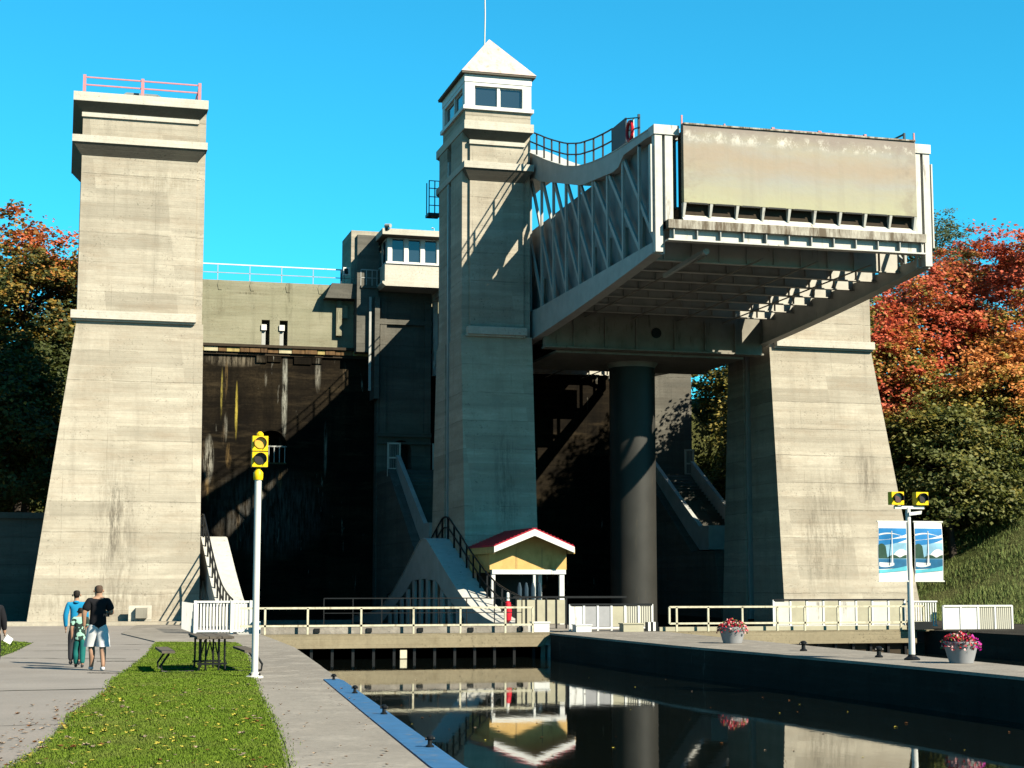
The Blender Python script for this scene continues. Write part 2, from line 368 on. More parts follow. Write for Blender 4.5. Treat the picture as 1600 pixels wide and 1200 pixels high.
# ------------------------------------------------------------------ ground, banks, water
struct(B().prism_z([(-60, -30), (3.0, -30), (3.25, 2), (3.9, 16.25), (4.54, 23.83), (5.14, 31.0), (5.62, 37.1), (6.48, 47.6), (6.76, 54.3), (6.95, 60.0), (6.2, 60.02), (6.2, 101), (-60, 101)], -3, 0), 'ground', 'asphalt')
struct(B().prism_z([(18.2, -30), (18.15, 29), (18.2, 33), (17.95, 40.5), (17.55, 46.7), (17.5, 59.5), (18.5, 60.6), (18.5, 98), (21.75, 98), (21.75, 60.6), (22.3, 60.2), (22.0, 57), (21.2, 45), (20.95, 38), (20.5, 32), (20.4, -30)], -.07, -.004), 'pier', ['quay'])
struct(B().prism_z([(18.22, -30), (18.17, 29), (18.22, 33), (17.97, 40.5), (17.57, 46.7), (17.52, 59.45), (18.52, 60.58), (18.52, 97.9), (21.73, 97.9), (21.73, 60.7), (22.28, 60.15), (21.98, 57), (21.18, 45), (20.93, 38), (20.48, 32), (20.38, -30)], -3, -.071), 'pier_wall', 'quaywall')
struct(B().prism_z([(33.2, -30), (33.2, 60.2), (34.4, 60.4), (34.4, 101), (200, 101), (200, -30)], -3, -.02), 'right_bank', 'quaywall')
me = B(); me.add([(-60, -60, WZ), (210, -60, WZ), (210, 101.5, WZ), (-60, 101.5, WZ)], [(0, 1, 2, 3)])
wo = me.build('water', 'water', None, kind='structure')
struct(B().box(21.76, 34.39, 60.6, 100.9, -3, -.6), 'pit_floor', 'pitfloor')
struct(B().box(-3000, 3000, -1500, 4000, -6, -3.5), 'terrain', 'hill')

def hill_h(X, Y):
    sst = lambda a, b, t: (lambda u: u * u * (3 - 2 * u))(np.clip((t - a) / (b - a), 0, 1))
    s = sst(86, 112, Y) * 15
    left = s
    right = np.maximum(s, sst(41.5, 62, X) * 7.5 * sst(62, 90, Y)) + sst(41, 60, X) * sst(60, 68, Y) * .8
    mid = np.where(Y > 103, s + 2, -3.2)
    h = np.where(X < -2.5, left, np.where(X > 41.5, right, mid))
    h = h + .25 * np.sin(X * .9) * np.sin(Y * .7) * (h > .5)
    return h - .08
xs = np.linspace(-140, 220, 181); ys = np.linspace(60, 300, 121)
G = np.array([[x, y, 0] for y in ys for x in xs]); G[:, 2] = hill_h(G[:, 0], G[:, 1])
nx = len(xs); fs = [(j * nx + i, j * nx + i + 1, (j + 1) * nx + i + 1, (j + 1) * nx + i) for j in range(len(ys) - 1) for i in range(nx - 1)]
mb = B(); mb.add(G.tolist(), fs); ho = struct(mb, 'hillside', 'hill', True)

LAWN = [(2.95, 52.6), (5.2, 51.7), (5.0, 48), (4.15, 38), (3.6, 32.5), (3.2, 28), (2.81, 23.1), (2.45, 19), (2.2, 16.7), (1.6, 12), (.9, 4), (-1.6, 4), (-1.2, 12), (-.55, 16.5), (-.2, 18.6), (.15, 22), (.2, 23.8), (.55, 26.5), (.86, 29.3), (1.0, 32), (1.4, 35.5), (2.2, 43)]
struct(B().prism_z(LAWN, -.2, .02), 'lawn', 'grass')
LAWN2 = [(-.75, 53.2), (-1.15, 46), (-1.75, 39.5), (-12, 37), (-12, 57), (-1.6, 55.5)]
struct(B().prism_z(LAWN2, -.2, .02), 'left_lawn', 'grass')
EDGE = [(3.9, 16.25), (4.54, 23.83), (5.14, 31.0), (5.62, 37.1), (6.48, 47.6), (6.76, 54.3), (6.95, 60.0)]
struct(B().prism_z([(1.0, 4), (3.3, 4)] + [(3.55, 16.3), (4.17, 23.8), (4.83, 31.6), (5.12, 31.6)] + EDGE[3:] + [(4.9, 60), (4.6, 57), (5.25, 51.9), (5.05, 48), (4.2, 38), (3.65, 32.5), (3.25, 28), (2.86, 23.1), (2.5, 19), (2.25, 16.7)], -.1, .012), 'canal_walk', 'quay')
struct(B().prism_z([(3.33, 4), (3.66, 4), (3.9, 16.25), (4.54, 23.83), (5.14, 31.0), (5.13, 31.58), (4.85, 31.58), (4.19, 23.8), (3.57, 16.3)], -.1, .020), 'blue_edge_strip', 'blue')
struct(B().prism_z([(2.9, 53.2), (4.7, 53.4), (5.6, 60), (5.6, 75.9), (3.4, 75.9), (2.2, 62)], -.1, .03), 'tower_apron', 'quay')
struct(B().prism_z([(-3.4, 74.6), (5.6, 74.4), (5.6, 76.3), (-3.4, 76.3)], -.1, .16), 'tower_kerb', 'tower')
# grass-filled cracks across the asphalt
rc = random.Random(3)
for (x0, y0, x1, y1, wd) in [(-6, 29.4, .9, 29.9, .07), (-2, 43.2, 1.6, 41.6, .06), (-.6, 47, 2.2, 47.4, .05), (.6, 35.3, 1.3, 35.0, .12), (-5, 22.2, .3, 22.6, .02), (-.3, 51.6, 2.7, 51.2, .06), (.9, 40.5, 1.9, 40.3, .14)]:
    n = 26; L_ = []; R_ = []
    for i in range(n + 1):
        t = i / n; x = x0 + (x1 - x0) * t; y = y0 + (y1 - y0) * t + rc.uniform(-.05, .05); h = wd * rc.uniform(.4, 1.2)
        L_.append((x, y - h, .005)); R_.append((x, y + h, .005))
    mb = B(); mb.add(L_ + R_, [(i, i + 1, n + 2 + i, n + 1 + i) for i in range(n)]); struct(mb, 'crack', 'crack')

# ------------------------------------------------------------------ lock towers
def cornice(mb_top, mb_sof, x0, x1, px0, px1, yf, yb, zt, th, zs, out=.45):
    """projecting slab zt..zt-th over a sloping soffit that meets the shaft at zs"""
    mb_top.box(x0, x1, yf - out, yb + out, zt - th, zt)
    mb_sof.hexa([(px0, yf, zs), (px1, yf, zs), (px1, yb, zs), (px0, yb, zs)],
                [(x0 + .03, yf - out + .03, zt - th - .002), (x1 - .03, yf - out + .03, zt - th - .002), (x1 - .03, yb + out - .03, zt - th - .002), (x0 + .03, yb + out - .03, zt - th - .002)])
def tower(name, label, xl, xr, fl_l, fl_r, top_kind, guide=None):
    """xl..xr shaft width; fl_* outward flare at the base on the left / right side"""
    t = thing(name, label, 'lock tower', ((xl + xr) / 2, 79.5, 0))
    yf, yb = 77.2, 82.6; zb = 13.7
    nl, nr = (0, .45) if xl < 1 else ((.45, 0) if xr > 39 else (.42, .42))     # recessed corner strips on the chamber sides
    sides = B()
    # flared lower body, split in front/back halves around the guide slot
    def body(x0, x1, y0, y1, z0, z1, fx0, fx1, fy0, fy1):
        sides.hexa([(x0 - fx0, y0 - fy0, z0), (x1 + fx1, y0 - fy0, z0), (x1 + fx1, y1 + fy1, z0), (x0 - fx0, y1 + fy1, z0)],
                   [(x0, y0, z1), (x1, y0, z1), (x1, y1, z1), (x0, y1, z1)])
    sl = .55
    body(xl, xr, yf, 79.72, -1, zb, fl_l, fl_r, 1.4, 0)
    body(xl, xr, 80.62, yb, -1, zb, fl_l, fl_r, 0, 1.4)
    body(xl + (sl if nl or name != 'x' else 0), xr - sl, 79.72, 80.62, -1, zb, fl_l, fl_r, 0, 0)
    # upper shaft
    sides.box(xl + .06, xr - .06, yf + .14, 79.72, zb, 24); sides.box(xl + .06, xr - .06, 80.62, yb - .14, zb, 24); sides.box(xl + sl, xr - sl, 79.72, 80.62, zb, 24)
    part(sides, 'shaft', 'tower', t)
    for (y0_, y1_) in ((yf, yf + .3), (yb - .3, yb)): part(B().box(xl + nl, xr - nr, y0_, y1_, zb + .3, 23.5), 'face_panel', 'tower', t)
    tr, so = B(), B()
    tr.box(xl + nl - .28 if not nl else xl + nl - .14, xr - nr + .1, yf - .28, yf + .2, zb + .05, zb + .42)
    tr.box(xl + nl - .2, xr - nr + .05, yf - .14, yf + .2, zb - .04, zb + .05)
    part(tr, 'band', 'trim', t)
    px0, px1 = xl + nl - .02, xr - nr + .02
    c1, c2 = xl - (.45 if not nl else -.02), xr + (.45 if not nr else -.02)
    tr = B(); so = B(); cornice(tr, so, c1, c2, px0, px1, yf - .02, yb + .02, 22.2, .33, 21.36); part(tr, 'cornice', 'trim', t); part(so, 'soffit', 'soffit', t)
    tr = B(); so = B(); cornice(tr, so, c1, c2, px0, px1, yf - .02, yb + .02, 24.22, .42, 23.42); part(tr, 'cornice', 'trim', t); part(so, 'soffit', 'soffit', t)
    tr = B(); tr.box(px0 - .03, px1 + .03, yf - .10, yf + .1, 23.16, 23.36); part(tr, 'lip', 'trim', t)
    if guide:
        for gx in guide:
            s = -1 if gx > (xl + xr) / 2 else 1
            g = B(); g.box(gx + s * .05, gx + s * .35, 80.3, 80.5, 0, 23); part(g, 'guide_rail', 'steel', t)
            g = B()
            for i in range(30): g.box(gx + s * .1, gx + s * .3, 79.75, 79.95, .5 + i * .75, .62 + i * .75)
            part(g, 'guide_bolts', 'steel', t)
    return t
tl = tower('lock_tower', 'tall flaring concrete tower with pink railing on its flat top, beside the two walkers', .38, 6.05, 1.85, 0, 'flat', [6.05])
tcn = tower('lock_tower', 'narrow concrete tower topped by a small windowed cabin with pyramid roof', 18.3, 21.85, 0, 0, 'cabin', [18.3])
trt = tower('lock_tower', 'concrete tower behind the raised chamber, flaring beside the red trees', 34.35, 40.0, 0, 1.95, 'flat', [34.35])
# left tower top: railing, hatch
for (T, x0, x1) in ((tl, .4, 5.63), (trt, 34.7, 39.9)):
    for x in (x0, (x0 + x1) / 2, x1):
        for y in (77.05, 82.6): part(B().box(x - .07, x + .07, y - .07, y + .07, 24.22, 25.1), 'railing_post', 'pink', T)
    for z in (24.64, 25.0):
        r_ = B(); r_.box(x0, x1, 77.02, 77.08, z - .03, z + .03); r_.box(x0, x1, 82.57, 82.63, z - .03, z + .03); r_.box(x0 - .03, x0 + .03, 77.08, 82.57, z - .03, z + .03); r_.box(x1 - .03, x1 + .03, 77.08, 82.57, z - .03, z + .03)
        part(r_, 'rail', 'pink', T)
    part(B().prism_y([(x0 + 1.5, 24.22), (x0 + 3.9, 24.22), (x0 + 3.3, 24.52), (x0 + 1.9, 24.52)], 77.4, 79.4), 'hatch', 'tank', T)
# small service boxes at the left tower's foot
ub = thing('utility_box', 'small dark grey box on a pale plate at the foot of the tall flat-topped tower', 'utility box', (4.4, 75.6, 0))
part(B().box(2.95, 3.95, 75.35, 75.5, .16, .85), 'backplate', 'trim', ub); part(B().box(3.25, 3.75, 75.1, 75.35, .3, .75), 'housing', 'under', ub)

# cabin on the centre tower
cabin = thing('lookout_cabin', 'small white cabin with dark windows and pink pyramid roof on the narrow tower', 'cabin', (20.1, 79.6, 24.2))
X0, X1, Y0, Y1 = 18.45, 21.83, 77.2, 82.2
part(B().box(X0 + .03, X1 - .03, Y0 + .03, Y1 - .03, 24.22, 24.9), 'parapet', 'tower', cabin)
part(B().box(X0 - .1, X1 + .1, Y0 - .12, Y1 + .1, 24.9, 25.08), 'sill', 'white', cabin)
wl = B()
for (a, b, c, d) in ((X0, X0 + .5, Y0, Y0 + .5), (X1 - .45, X1, Y0, Y0 + .5), (X0, X0 + .5, Y1 - .5, Y1), (X1 - .45, X1, Y1 - .5, Y1)): wl.box(a, b, c, d, 25.08, 26.12)
wl.box(X0, X1, Y0, Y1, 26.12, 26.3)
part(wl, 'wall', 'white', cabin)
part(B().box(X0 - .02, X1 + .02, Y0 - .03, Y1 + .03, 26.3, 26.68), 'frieze', 'white', cabin)
for (a, b, c, d) in ((X0 + .5, (X0 + X1) / 2 - .04, Y0 + .14, Y0 + .18), ((X0 + X1) / 2 + .1, X1 - .45, Y0 + .14, Y0 + .18)):
    wf = B(); wf.box(a, b, c, d, 25.08, 25.14); wf.box(a, b, c, d, 26.05, 26.12); wf.box(a, a + .05, c, d, 25.14, 26.05); wf.box(b - .05, b, c, d, 25.14, 26.05)
    f = part(wf, 'window', 'white', cabin); part(B().box(a + .05, b - .05, c + .015, d - .01, 25.14, 26.05), 'pane', 'glass', f)
part(B().box((X0 + X1) / 2 - .04, (X0 + X1) / 2 + .1, Y0 + .06, Y0 + .2, 25.08, 26.12), 'mullion', 'white', cabin)
for (yy0, yy1) in ((Y0 + .5, 79.6), (79.75, Y1 - .5)):
    for xx in (X0 + .14, X1 - .18):
        wf = B(); wf.box(xx, xx + .04, yy0, yy1, 25.08, 25.14); wf.box(xx, xx + .04, yy0, yy1, 26.05, 26.12); wf.box(xx, xx + .04, yy0, yy0 + .05, 25.14, 26.05); wf.box(xx, xx + .04, yy1 - .05, yy1, 25.14, 26.05)
        f = part(wf, 'window', 'white', cabin); part(B().box(xx + .01, xx + .03, yy0 + .05, yy1 - .05, 25.14, 26.05), 'pane', 'glass', f)
for xx in (X0 + .05, X1 - .2): part(B().box(xx, xx + .15, 79.6, 79.75, 25.08, 26.12), 'mullion', 'white', cabin)
part(B().box(X0 + .6, X1 - .6, Y1 - .3, Y1 - .25, 25.08, 26.12), 'rear_pane', 'glass', cabin)
rf = B(); e = .22; ax, ay = (X0 + X1) / 2, 79.0
rf.add([(X0 - e, Y0 - e, 26.78), (X1 + e, Y0 - e, 26.78), (X1 + e, Y1 + e, 26.78), (X0 - e, Y1 + e, 26.78), (ax, ay, 29.15)], [(0, 1, 4), (1, 2, 4), (2, 3, 4), (3, 0, 4), (3, 2, 1, 0)])
roof = part(rf, 'roof', 'roofpink', cabin)
part(B().box(X0 - e + .03, X1 + e - .03, Y0 - e + .03, Y1 + e - .03, 26.682, 26.778), 'eaves', 'soffit', cabin)
part(B().tube([(ax - .25, ay, 28.7), (ax - .22, ay, 30.4), (ax - .27, ay, 33.5)], .035, 6), 'mast', 'whitepost', cabin)
# ladder platform on the far left side of the centre tower
lp = thing('ladder_cage', 'dark blue ladder cage hanging high on the left rear edge of the narrow tower', 'ladder', (18.0, 83, 20))
cg = B(); cg.box(17.85, 18.5, 82.75, 83.5, 20.75, 20.9); part(cg, 'platform', 'navy', lp)
for (x, y) in ((17.9, 82.8), (17.9, 83.4), (18.2, 82.8), (18.45, 82.8)): part(B().bar((x, y, 20.9), (x, y, 22.6), .05), 'upright', 'navy', lp)
for z in (21.3, 21.75, 22.2, 22.6): part(B().bar((17.88, 82.8, z), (18.5, 82.8, z), .04), 'hoop', 'navy', lp)

# ------------------------------------------------------------------ lock chambers
YC = 80.2
def ztop(y):
    d = abs(y - YC)
    P_ = [(0, 23.75), (.6, 23.72), (1.2, 23.52), (3.7, 22.58), (5.0, 22.08), (6.5, 21.55), (8.2, 20.98), (10.2, 20.47), (12.2, 20.15), (14, 19.95), (16, 19.80), (20.4, 19.62)]
    for (a, b), (c, e_) in zip(P_, P_[1:]):
        if a <= d <= c: return b + (e_ - b) * (d - a) / (c - a)
    return 19.6
def zlow(y):
    d = abs(y - YC); t = min(1, d / 20.3); return 13.65 + 1.0 * t ** 1.5
def strip(mb, ys, f0, f1, x0, x1):
    for a, b in zip(ys, ys[1:]):
        mb.hexa([(x0, a, f0(a)), (x1, a, f0(a)), (x1, b, f0(b)), (x0, b, f0(b))], [(x0, a, f1(a)), (x1, a, f1(a)), (x1, b, f1(b)), (x0, b, f1(b))])
def chamber(name, label, cx, dz, raised):
    t = thing(name, label, 'lock chamber', (cx, YC, 0))
    HW = 5.97; Z = lambda v: v + dz
    ya, yb_ = 60.2, 100.2
    ns = [62 + 2.02 * i for i in range(10)]          # panel points towards the ram (last one = middle)
    nodes = ns + [2 * YC - y for y in reversed(ns[:-1])]
    allY = [60.2] + nodes + [100.2]
    def chord_low(y):
        d = abs(y - YC)
        T_ = [(0, 21.8), (3, 21.7), (4, 21.25), (6.5, 20.6), (10.6, 19.5), (15.7, 18.95), (16.5, 19.4), (21, 19.35)]
        for (a, b), (c, e_) in zip(T_, T_[1:]):
            if a <= d <= c: return b + (e_ - b) * (d - a) / (c - a)
    for s in (-1, 1):
        xo = cx + s * HW; xi = cx + s * (HW - 1.15); xw = xo - s * .3
        fine = [ya + (yb_ - ya) * i / 58 for i in range(59)]
        mb = B(); strip(mb, fine, lambda y: Z(chord_low(y)), lambda y: Z(ztop(y)), *sorted((xo, xi)))
        part(mb, 'top_chord', 'steel', t)
        mb = B(); strip(mb, fine, lambda y: Z(ztop(y)), lambda y: Z(ztop(y) + .03), *sorted((xo + s * .03, xi - s * .03))); part(mb, 'sunlit_flange', 'steelwhite', t)  # thin sheet of brighter steel; its sunlit white is put into the colour
        mb = B(); strip(mb, fine, lambda y: Z(zlow(y) - .05), lambda y: Z(zlow(y)), *sorted((xo + s * .06, xo - s * .42)))
        strip(mb, fine, lambda y: Z(zlow(y)), lambda y: Z(15.05 if abs(y - YC) > 3 else 15.1), *sorted((xo, xo - s * .25)))
        part(mb, 'bottom_chord', 'steel', t)
        for y in nodes:
            part(B().box(*sorted((xo - s * .05, xo - s * .15)), y - .09, y + .09, Z(15.0), Z(chord_low(y) + .02)), 'truss_vertical', 'steel', t)
        for i, y in enumerate(nodes):                 # long diagonals, each crossing two panels
            if y > YC + .1: continue
            for sg in (1, -1):
                j = i - 2
                y1 = nodes[j] if j >= 0 else (60.25 if j == -1 else None)
                if y1 is None: continue
                a = (xo - s * .14, y, Z(chord_low(y) + .1)); b = (xo - s * .14, y1, Z(15.05))
                if sg < 0: a = (a[0], 2 * YC - a[1], a[2]); b = (b[0], 2 * YC - b[1], b[2])
                part(B().bar(a, b, .19, .10, up=(1, 0, 0)), 'truss_diagonal', 'steel', t)
        # inner gusset verticals above the tank wall
        for i in range(1, 24):
            y = YC - 9.6 + i * .8
            if i % 2 and not raised: part(B().box(*sorted((xi, xi + s * .12)), y - .26, y + .26, Z(19.3), Z(chord_low(y) + .02)), 'truss_vertical', 'steel', t)
        part(B().box(*sorted((xi, xi + s * .12)), 60.6, 99.8, Z(16.55), Z(19.3)), 'tank_wall', 'tank', t)
        if s < 0 and raised: part(B().box(xo + .4, xo + .46, 60.6, 99.8, Z(15.1), Z(19.4)), 'side_plating', 'tank', t)
        part(B().box(*sorted((xi - s * .1, xi + s * .35)), 60.6, 99.8, Z(19.3), Z(19.42)), 'gunwale', 'steel', t)
        for i in range(9):
            y = 62 + i * 4.04 + 1; part(B().box(*sorted((xi + s * .12, xi + s * .2)), y - .05, y + .05, Z(16.55), Z(19.3)), 'tank_stiffener', 'tank', t)
        # handrail on the outer edge of the top chord
        y0r, y1r = 65.3, 95.1
        npost = 23; ys_ = [y0r + (y1r - y0r) * i / npost for i in range(npost + 1)]; xr = xo - s * .08
        for y in ys_: part(B().bar((xr, y, Z(ztop(y))), (xr, y, Z(ztop(y) + 1.08)), .07), 'railing_post', 'black', t)
        yr = [y0r + (y1r - y0r) * i / 46 for i in range(47)]
        for hh in (.56, 1.08): part(B().tube([(xr, y, Z(ztop(y) + hh)) for y in yr], .038, 6), 'rail', 'black', t)
        # end posts
        for (ye, sy) in ((59.9, 1), (100.5, -1)):
            part(B().box(*sorted((xo + s * .0, xo - s * .3)), ye, ye + sy * .35, Z(14.62), Z(19.3)), 'end_post', 'steelwhite', t)
            part(B().box(*sorted((xo - s * .42, xo - s * .74)), ye - sy * .0, ye + sy * .35, Z(15.55), Z(19.3)), 'end_post', 'steelwhite', t)
            part(B().box(*sorted((xo + s * .05, xo - s * 1.0)), ye - sy * .05, ye + sy * .6, Z(19.3), Z(19.68)), 'post_cap', 'steelwhite', t)
            part(B().box(*sorted((xo + s * .10, xo + s * .16)), ye + sy * .06, ye + sy * .3, Z(15.4), Z(18.9)), 'edge_plate', 'steelwhite', t)
            part(B().box(*sorted((xo - s * .44, xo - s * .5)), ye + sy * .35, ye + sy * .5, Z(14.62), Z(15.55)), 'bracket', 'steelwhite', t)
    # bottom plate, floor beams, stringers
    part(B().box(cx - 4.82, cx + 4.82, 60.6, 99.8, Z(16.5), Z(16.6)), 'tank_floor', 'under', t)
    for y in [62.2 + 2.12 * i for i in range(18)]:
        big = abs(y - YC) < 5
        mb = B(); zb_ = 14.72 if not big else 14.3
        mb.box(cx - HW + .27, cx + HW - .27, y - .02, y + .02, Z(zb_ + .04), Z(16.5)); mb.box(cx - HW + .27, cx + HW - .27, y - .12, y + .12, Z(zb_), Z(zb_ + .04))
        for q in range(-4, 5): mb.box(cx + q * 1.2 - .02, cx + q * 1.2 + .02, y - .1, y + .1, Z(zb_ + .04), Z(16.5))
        part(mb, 'floor_beam', 'beamsteel', t)
    for x in (-3.6, -1.2, 1.2, 3.6): part(B().box(cx + x - .04, cx + x + .04, 60.6, 99.8, Z(14.68), Z(14.718)), 'stringer', 'under', t)
    # heavy cross girders over the ram
    for (y0, y1, zz) in ((76.4, 76.7, 13.2), (83.7, 84.0, 13.2)):
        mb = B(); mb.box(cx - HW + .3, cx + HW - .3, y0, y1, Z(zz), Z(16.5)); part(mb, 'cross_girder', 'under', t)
        for q in (-4.2, -2.6, -1, 1, 2.6, 4.2): part(B().box(cx + q - .04, cx + q + .04, y0 - .12, y0, Z(zz + .05), Z(14.7)), 'girder_stiffener', 'under', t)
        part(B().box(cx - HW + .3, cx + HW - .3, y0 - .2, y1 + .2, Z(zz - .08), Z(zz)), 'girder_flange', 'under', t)
    part(B().box(cx - 4.9, cx + 4.9, 77, 83.4, Z(13.0), Z(13.12)), 'ram_platform', 'under', t)
    # end gates
    for (ye, sy) in ((59.9, 1), (100.5, -1)):
        gx0, gx1 = cx - 4.92, cx + 5.13
        if sy > 0 and raised:
            g = part(B().box(gx0, gx1, ye - .38, ye - .1, Z(16.55), Z(19.66)), 'gate_panel', 'gatepanel', t)
            part(B().box(gx0 + .1, gx1 - .1, ye - .1, ye + .5, Z(15.9), Z(19.5)), 'gate_frame', 'clad', t)
            part(B().box(gx0, gx1, ye - .44, ye - .1, Z(19.66), Z(19.72)), 'gate_cap', 'sill', t)
            part(B().hexa([(gx0, ye - .30, Z(15.86)), (gx1, ye - .30, Z(15.86)), (gx1, ye - .1, Z(15.86)), (gx0, ye - .1, Z(15.86))], [(gx0, ye - .12, Z(16.1)), (gx1, ye - .12, Z(16.1)), (gx1, ye - .1, Z(16.1)), (gx0, ye - .1, Z(16.1))]), 'sloping_sill', 'steelwhite', t)
            n = 9; st_ = (gx1 - gx0 - .1) / n
            for i in range(n + 1):
                x = gx0 + .05 + i * st_
                part(B().hexa([(x - .04, ye - .2, Z(16.02)), (x + .04, ye - .2, Z(16.02)), (x + .04, ye - .1, Z(16.0)), (x - .04, ye - .1, Z(16.0))], [(x - .06, ye - .37, Z(16.55)), (x + .06, ye - .37, Z(16.55)), (x + .06, ye - .1, Z(16.55)), (x - .06, ye - .1, Z(16.55))]), 'gate_bracket', 'steelwhite', t)
                if i < n:
                    c_ = B(); c_.prism_y([(x + .12, Z(16.50)), (x + .2, Z(16.56)), (x + st_ - .2, Z(16.56)), (x + st_ - .12, Z(16.50))], ye - .385, ye - .36); part(c_, 'bay_shade', 'black', t)  # black strip painting in the shadow under the gate panel's lip
            part(B().box(cx - 5.55, cx + 5.55, ye - .32, ye + .3, Z(15.52), Z(15.86)), 'sill_beam', 'sill', t)
            part(B().box(cx - 5.4, cx + 5.55, ye - .08, ye + .02, Z(15.1), Z(15.52)), 'end_web', 'steelwhite', t)
            for i in range(12):
                x = cx - 5.3 + i * .97; part(B().box(x - .02, x + .02, ye - .26, ye - .08, Z(15.14), Z(15.515)), 'web_stiffener', 'steel', t)
            part(B().box(cx - 5.55, cx + 5.55, ye - .3, ye + .1, Z(15.04), Z(15.1)), 'end_flange', 'steelwhite', t)
            for x in (-4.9, -3.1, -1.05, 1.05, 3.0, 5.2):
                part(B().box(cx + x - .03, cx + x + .03, ye - .2, ye - .14, Z(19.72), Z(19.86 if abs(x) < 4 else 20.08)), 'marker_peg', 'pink', t)
        else:
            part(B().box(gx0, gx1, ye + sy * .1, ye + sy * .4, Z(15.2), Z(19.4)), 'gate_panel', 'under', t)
    if raised:
        rp = B(); rp.lathe((28.03, YC, 0), [(1.17, -2), (1.17, 12.75)], 40); part(rp, 'ram', 'ram', t, True)
        rp = B(); rp.lathe((28.03, YC, 0), [(1.2, 12.751), (1.25, 12.9), (1.45, 13.15), (1.5, 13.6)], 32); part(rp, 'ram_collar', 'under', t, True)
        part(B().lathe((cx - .2, 76.39, 0), [(.01, 14.0)], 3) if False else B().prism_y([(cx + .05 + .26 * math.cos(a), 14.05 + .26 * math.sin(a)) for a in [2 * math.pi * i / 16 for i in range(16)]], 76.36, 76.40), 'manhole', 'black', t)
        part(B().bar((24.4, 60.9, 14.95), (23.6, 63.4, 14.35), .16).tube([(24.3, 60.5, 14.86), (24.3, 60.75, 14.86)], .13, 12), 'floodlight', 'steel', t)
        xr = cx - HW + .08
        part(B().box(xr - .03, xr + .03, 63.5, 65.3, 19.9, 20.95), 'notice_board', 'navy', t)
        part(B().bar((xr, 61.95, 19.3), (xr, 61.95, 20.66), .09), 'corner_post', 'navy', t)
        for z, z2 in ((19.75, 19.9), (20.1, 20.35), (20.5, 20.9)): part(B().bar((xr, 61.85, z), (xr, 63.5, z2), .045), 'rail', 'navy', t)
        part(B().bar((cx + HW - .4, 61.2, 19.6), (cx + HW - .4, 61.2, 20.5), .08), 'corner_post', 'navy', t)
        part(B().bar((cx + HW - .4, 61.2, 20.45), (cx + HW - .4, 63.6, 20.5), .06), 'rail', 'navy', t)
        part(B().bar((cx + HW - .4, 62.2, 19.6), (cx + HW - .4, 62.2, 20.45), .05), 'corner_post', 'navy', t)
        part(B().box(cx + HW - 1.0, cx + HW, 60.8, 99, 19.42, 19.6), 'walkway', 'steel', t)
    return t
chamber('raised_lock_chamber', 'grey steel trussed chamber raised high in the air between the narrow and the right-hand tower', 27.93, 0, True)
chamber('lowered_lock_chamber', 'grey steel trussed chamber lowered to the canal, two curved girder humps showing behind the railing', 12.35, -19.76, False)
lb = B(); pts = []
mbb = B(); Rr = .40
ring = [(27.93 - 5.97 + .02, 62.9 + Rr * .8 * math.cos(a), 20.2 + Rr * math.sin(a)) for a in [2 * math.pi * i / 24 for i in range(25)]]
lifering = thing('life_ring', 'red and white life ring hanging on the raised chamber rail', 'life ring', (21.96, 62.9, 20.2))
part(B().tube(ring, .075, 8, False), 'ring', 'redplastic', lifering, True)
part(B().box(22.02, 22.05, 62.55, 63.3, 19.75, 20.65), 'backboard', 'white', lifering)

# ------------------------------------------------------------------ upper reach walls behind the chambers
def breast_wall(label, x0, x1):
    t = thing('breast_wall', label, 'wall', ((x0 + x1) / 2, 101, 0))
    cxa = 12.15 if x0 < 10 else 28
    # wall with an arched opening
    W = B(); r = .95; za, zs = 9.0, 10.1
    W.box(x0, cxa - r, 101, 103, -3, 15.6); W.box(cxa + r, x1, 101, 103, -3, 15.6); W.box(cxa - r, cxa + r, 101, 103, -3, za)
    arc = [(cxa + r * math.cos(a), zs + r * math.sin(a)) for a in [math.pi * i / 12 for i in range(13)]]
    for (a, b) in zip(arc, arc[1:]): W.prism_y([(a[0], a[1]), (a[0], 15.6), (b[0], 15.6), (b[0], b[1])], 101, 103)
    W.box(cxa - r, cxa + r, 102.6, 103, za, 11.2)
    part(W, 'wall', 'breast', t)
    ledge = B(); ledge.box(x0, x1, 100.85, 101.6, 15.6, 15.75); part(ledge, 'ledge', 'clad', t)
    rr = random.Random(int(x0)); x = x0
    while x < x1 - .2:
        w_ = min(rr.uniform(.35, 1.05), x1 - x); d = rr.uniform(-.05, .05)
        part(B().box(x + .02, x + w_ - .02, 100.72 + d, 101.6, 15.76, 16.04 + rr.uniform(-.03, .03)), 'coping_stone', rr.choice(['stone_w', 'stone_y', 'stone_b', 'stone_y', 'stone_b']), t); x += w_
    x = x0
    while x < x1 - .3:
        w_ = min(rr.uniform(.5, 1.5), x1 - x); d = rr.uniform(-.03, .05)
        if rr.random() < .6: part(B().box(x + .02, x + w_ - .02, 100.9 + d, 101.01, 15.15 + rr.uniform(-.1, .1), 15.58), 'wall_stone', 'breast', t)
        x += w_
    part(B().box(x0, x1, 100.6, 101.6, 16.06, 16.22), 'cap_timber', 'clad', t)
    # grille of bars in the opening
    for i in range(6): part(B().bar((cxa - r + .2 + i * .32, 101.3, za), (cxa - r + .2 + i * .32, 101.3, zs), .05), 'grille_bar', 'steel', t)
    part(B().bar((cxa - r, 101.3, zs), (cxa + r, 101.3, zs), .08), 'grille_rail', 'steel', t)
    part(B().box(cxa - r, cxa + r, 101.2, 101.6, za, za + .12), 'threshold', 'stone_b', t)
    return t
breast_wall('dark streaked masonry wall under the tan gate, left of the narrow tower', 6.1, 18.4)
breast_wall('dark streaked masonry wall deep behind the steel ram', 21.8, 34.4)
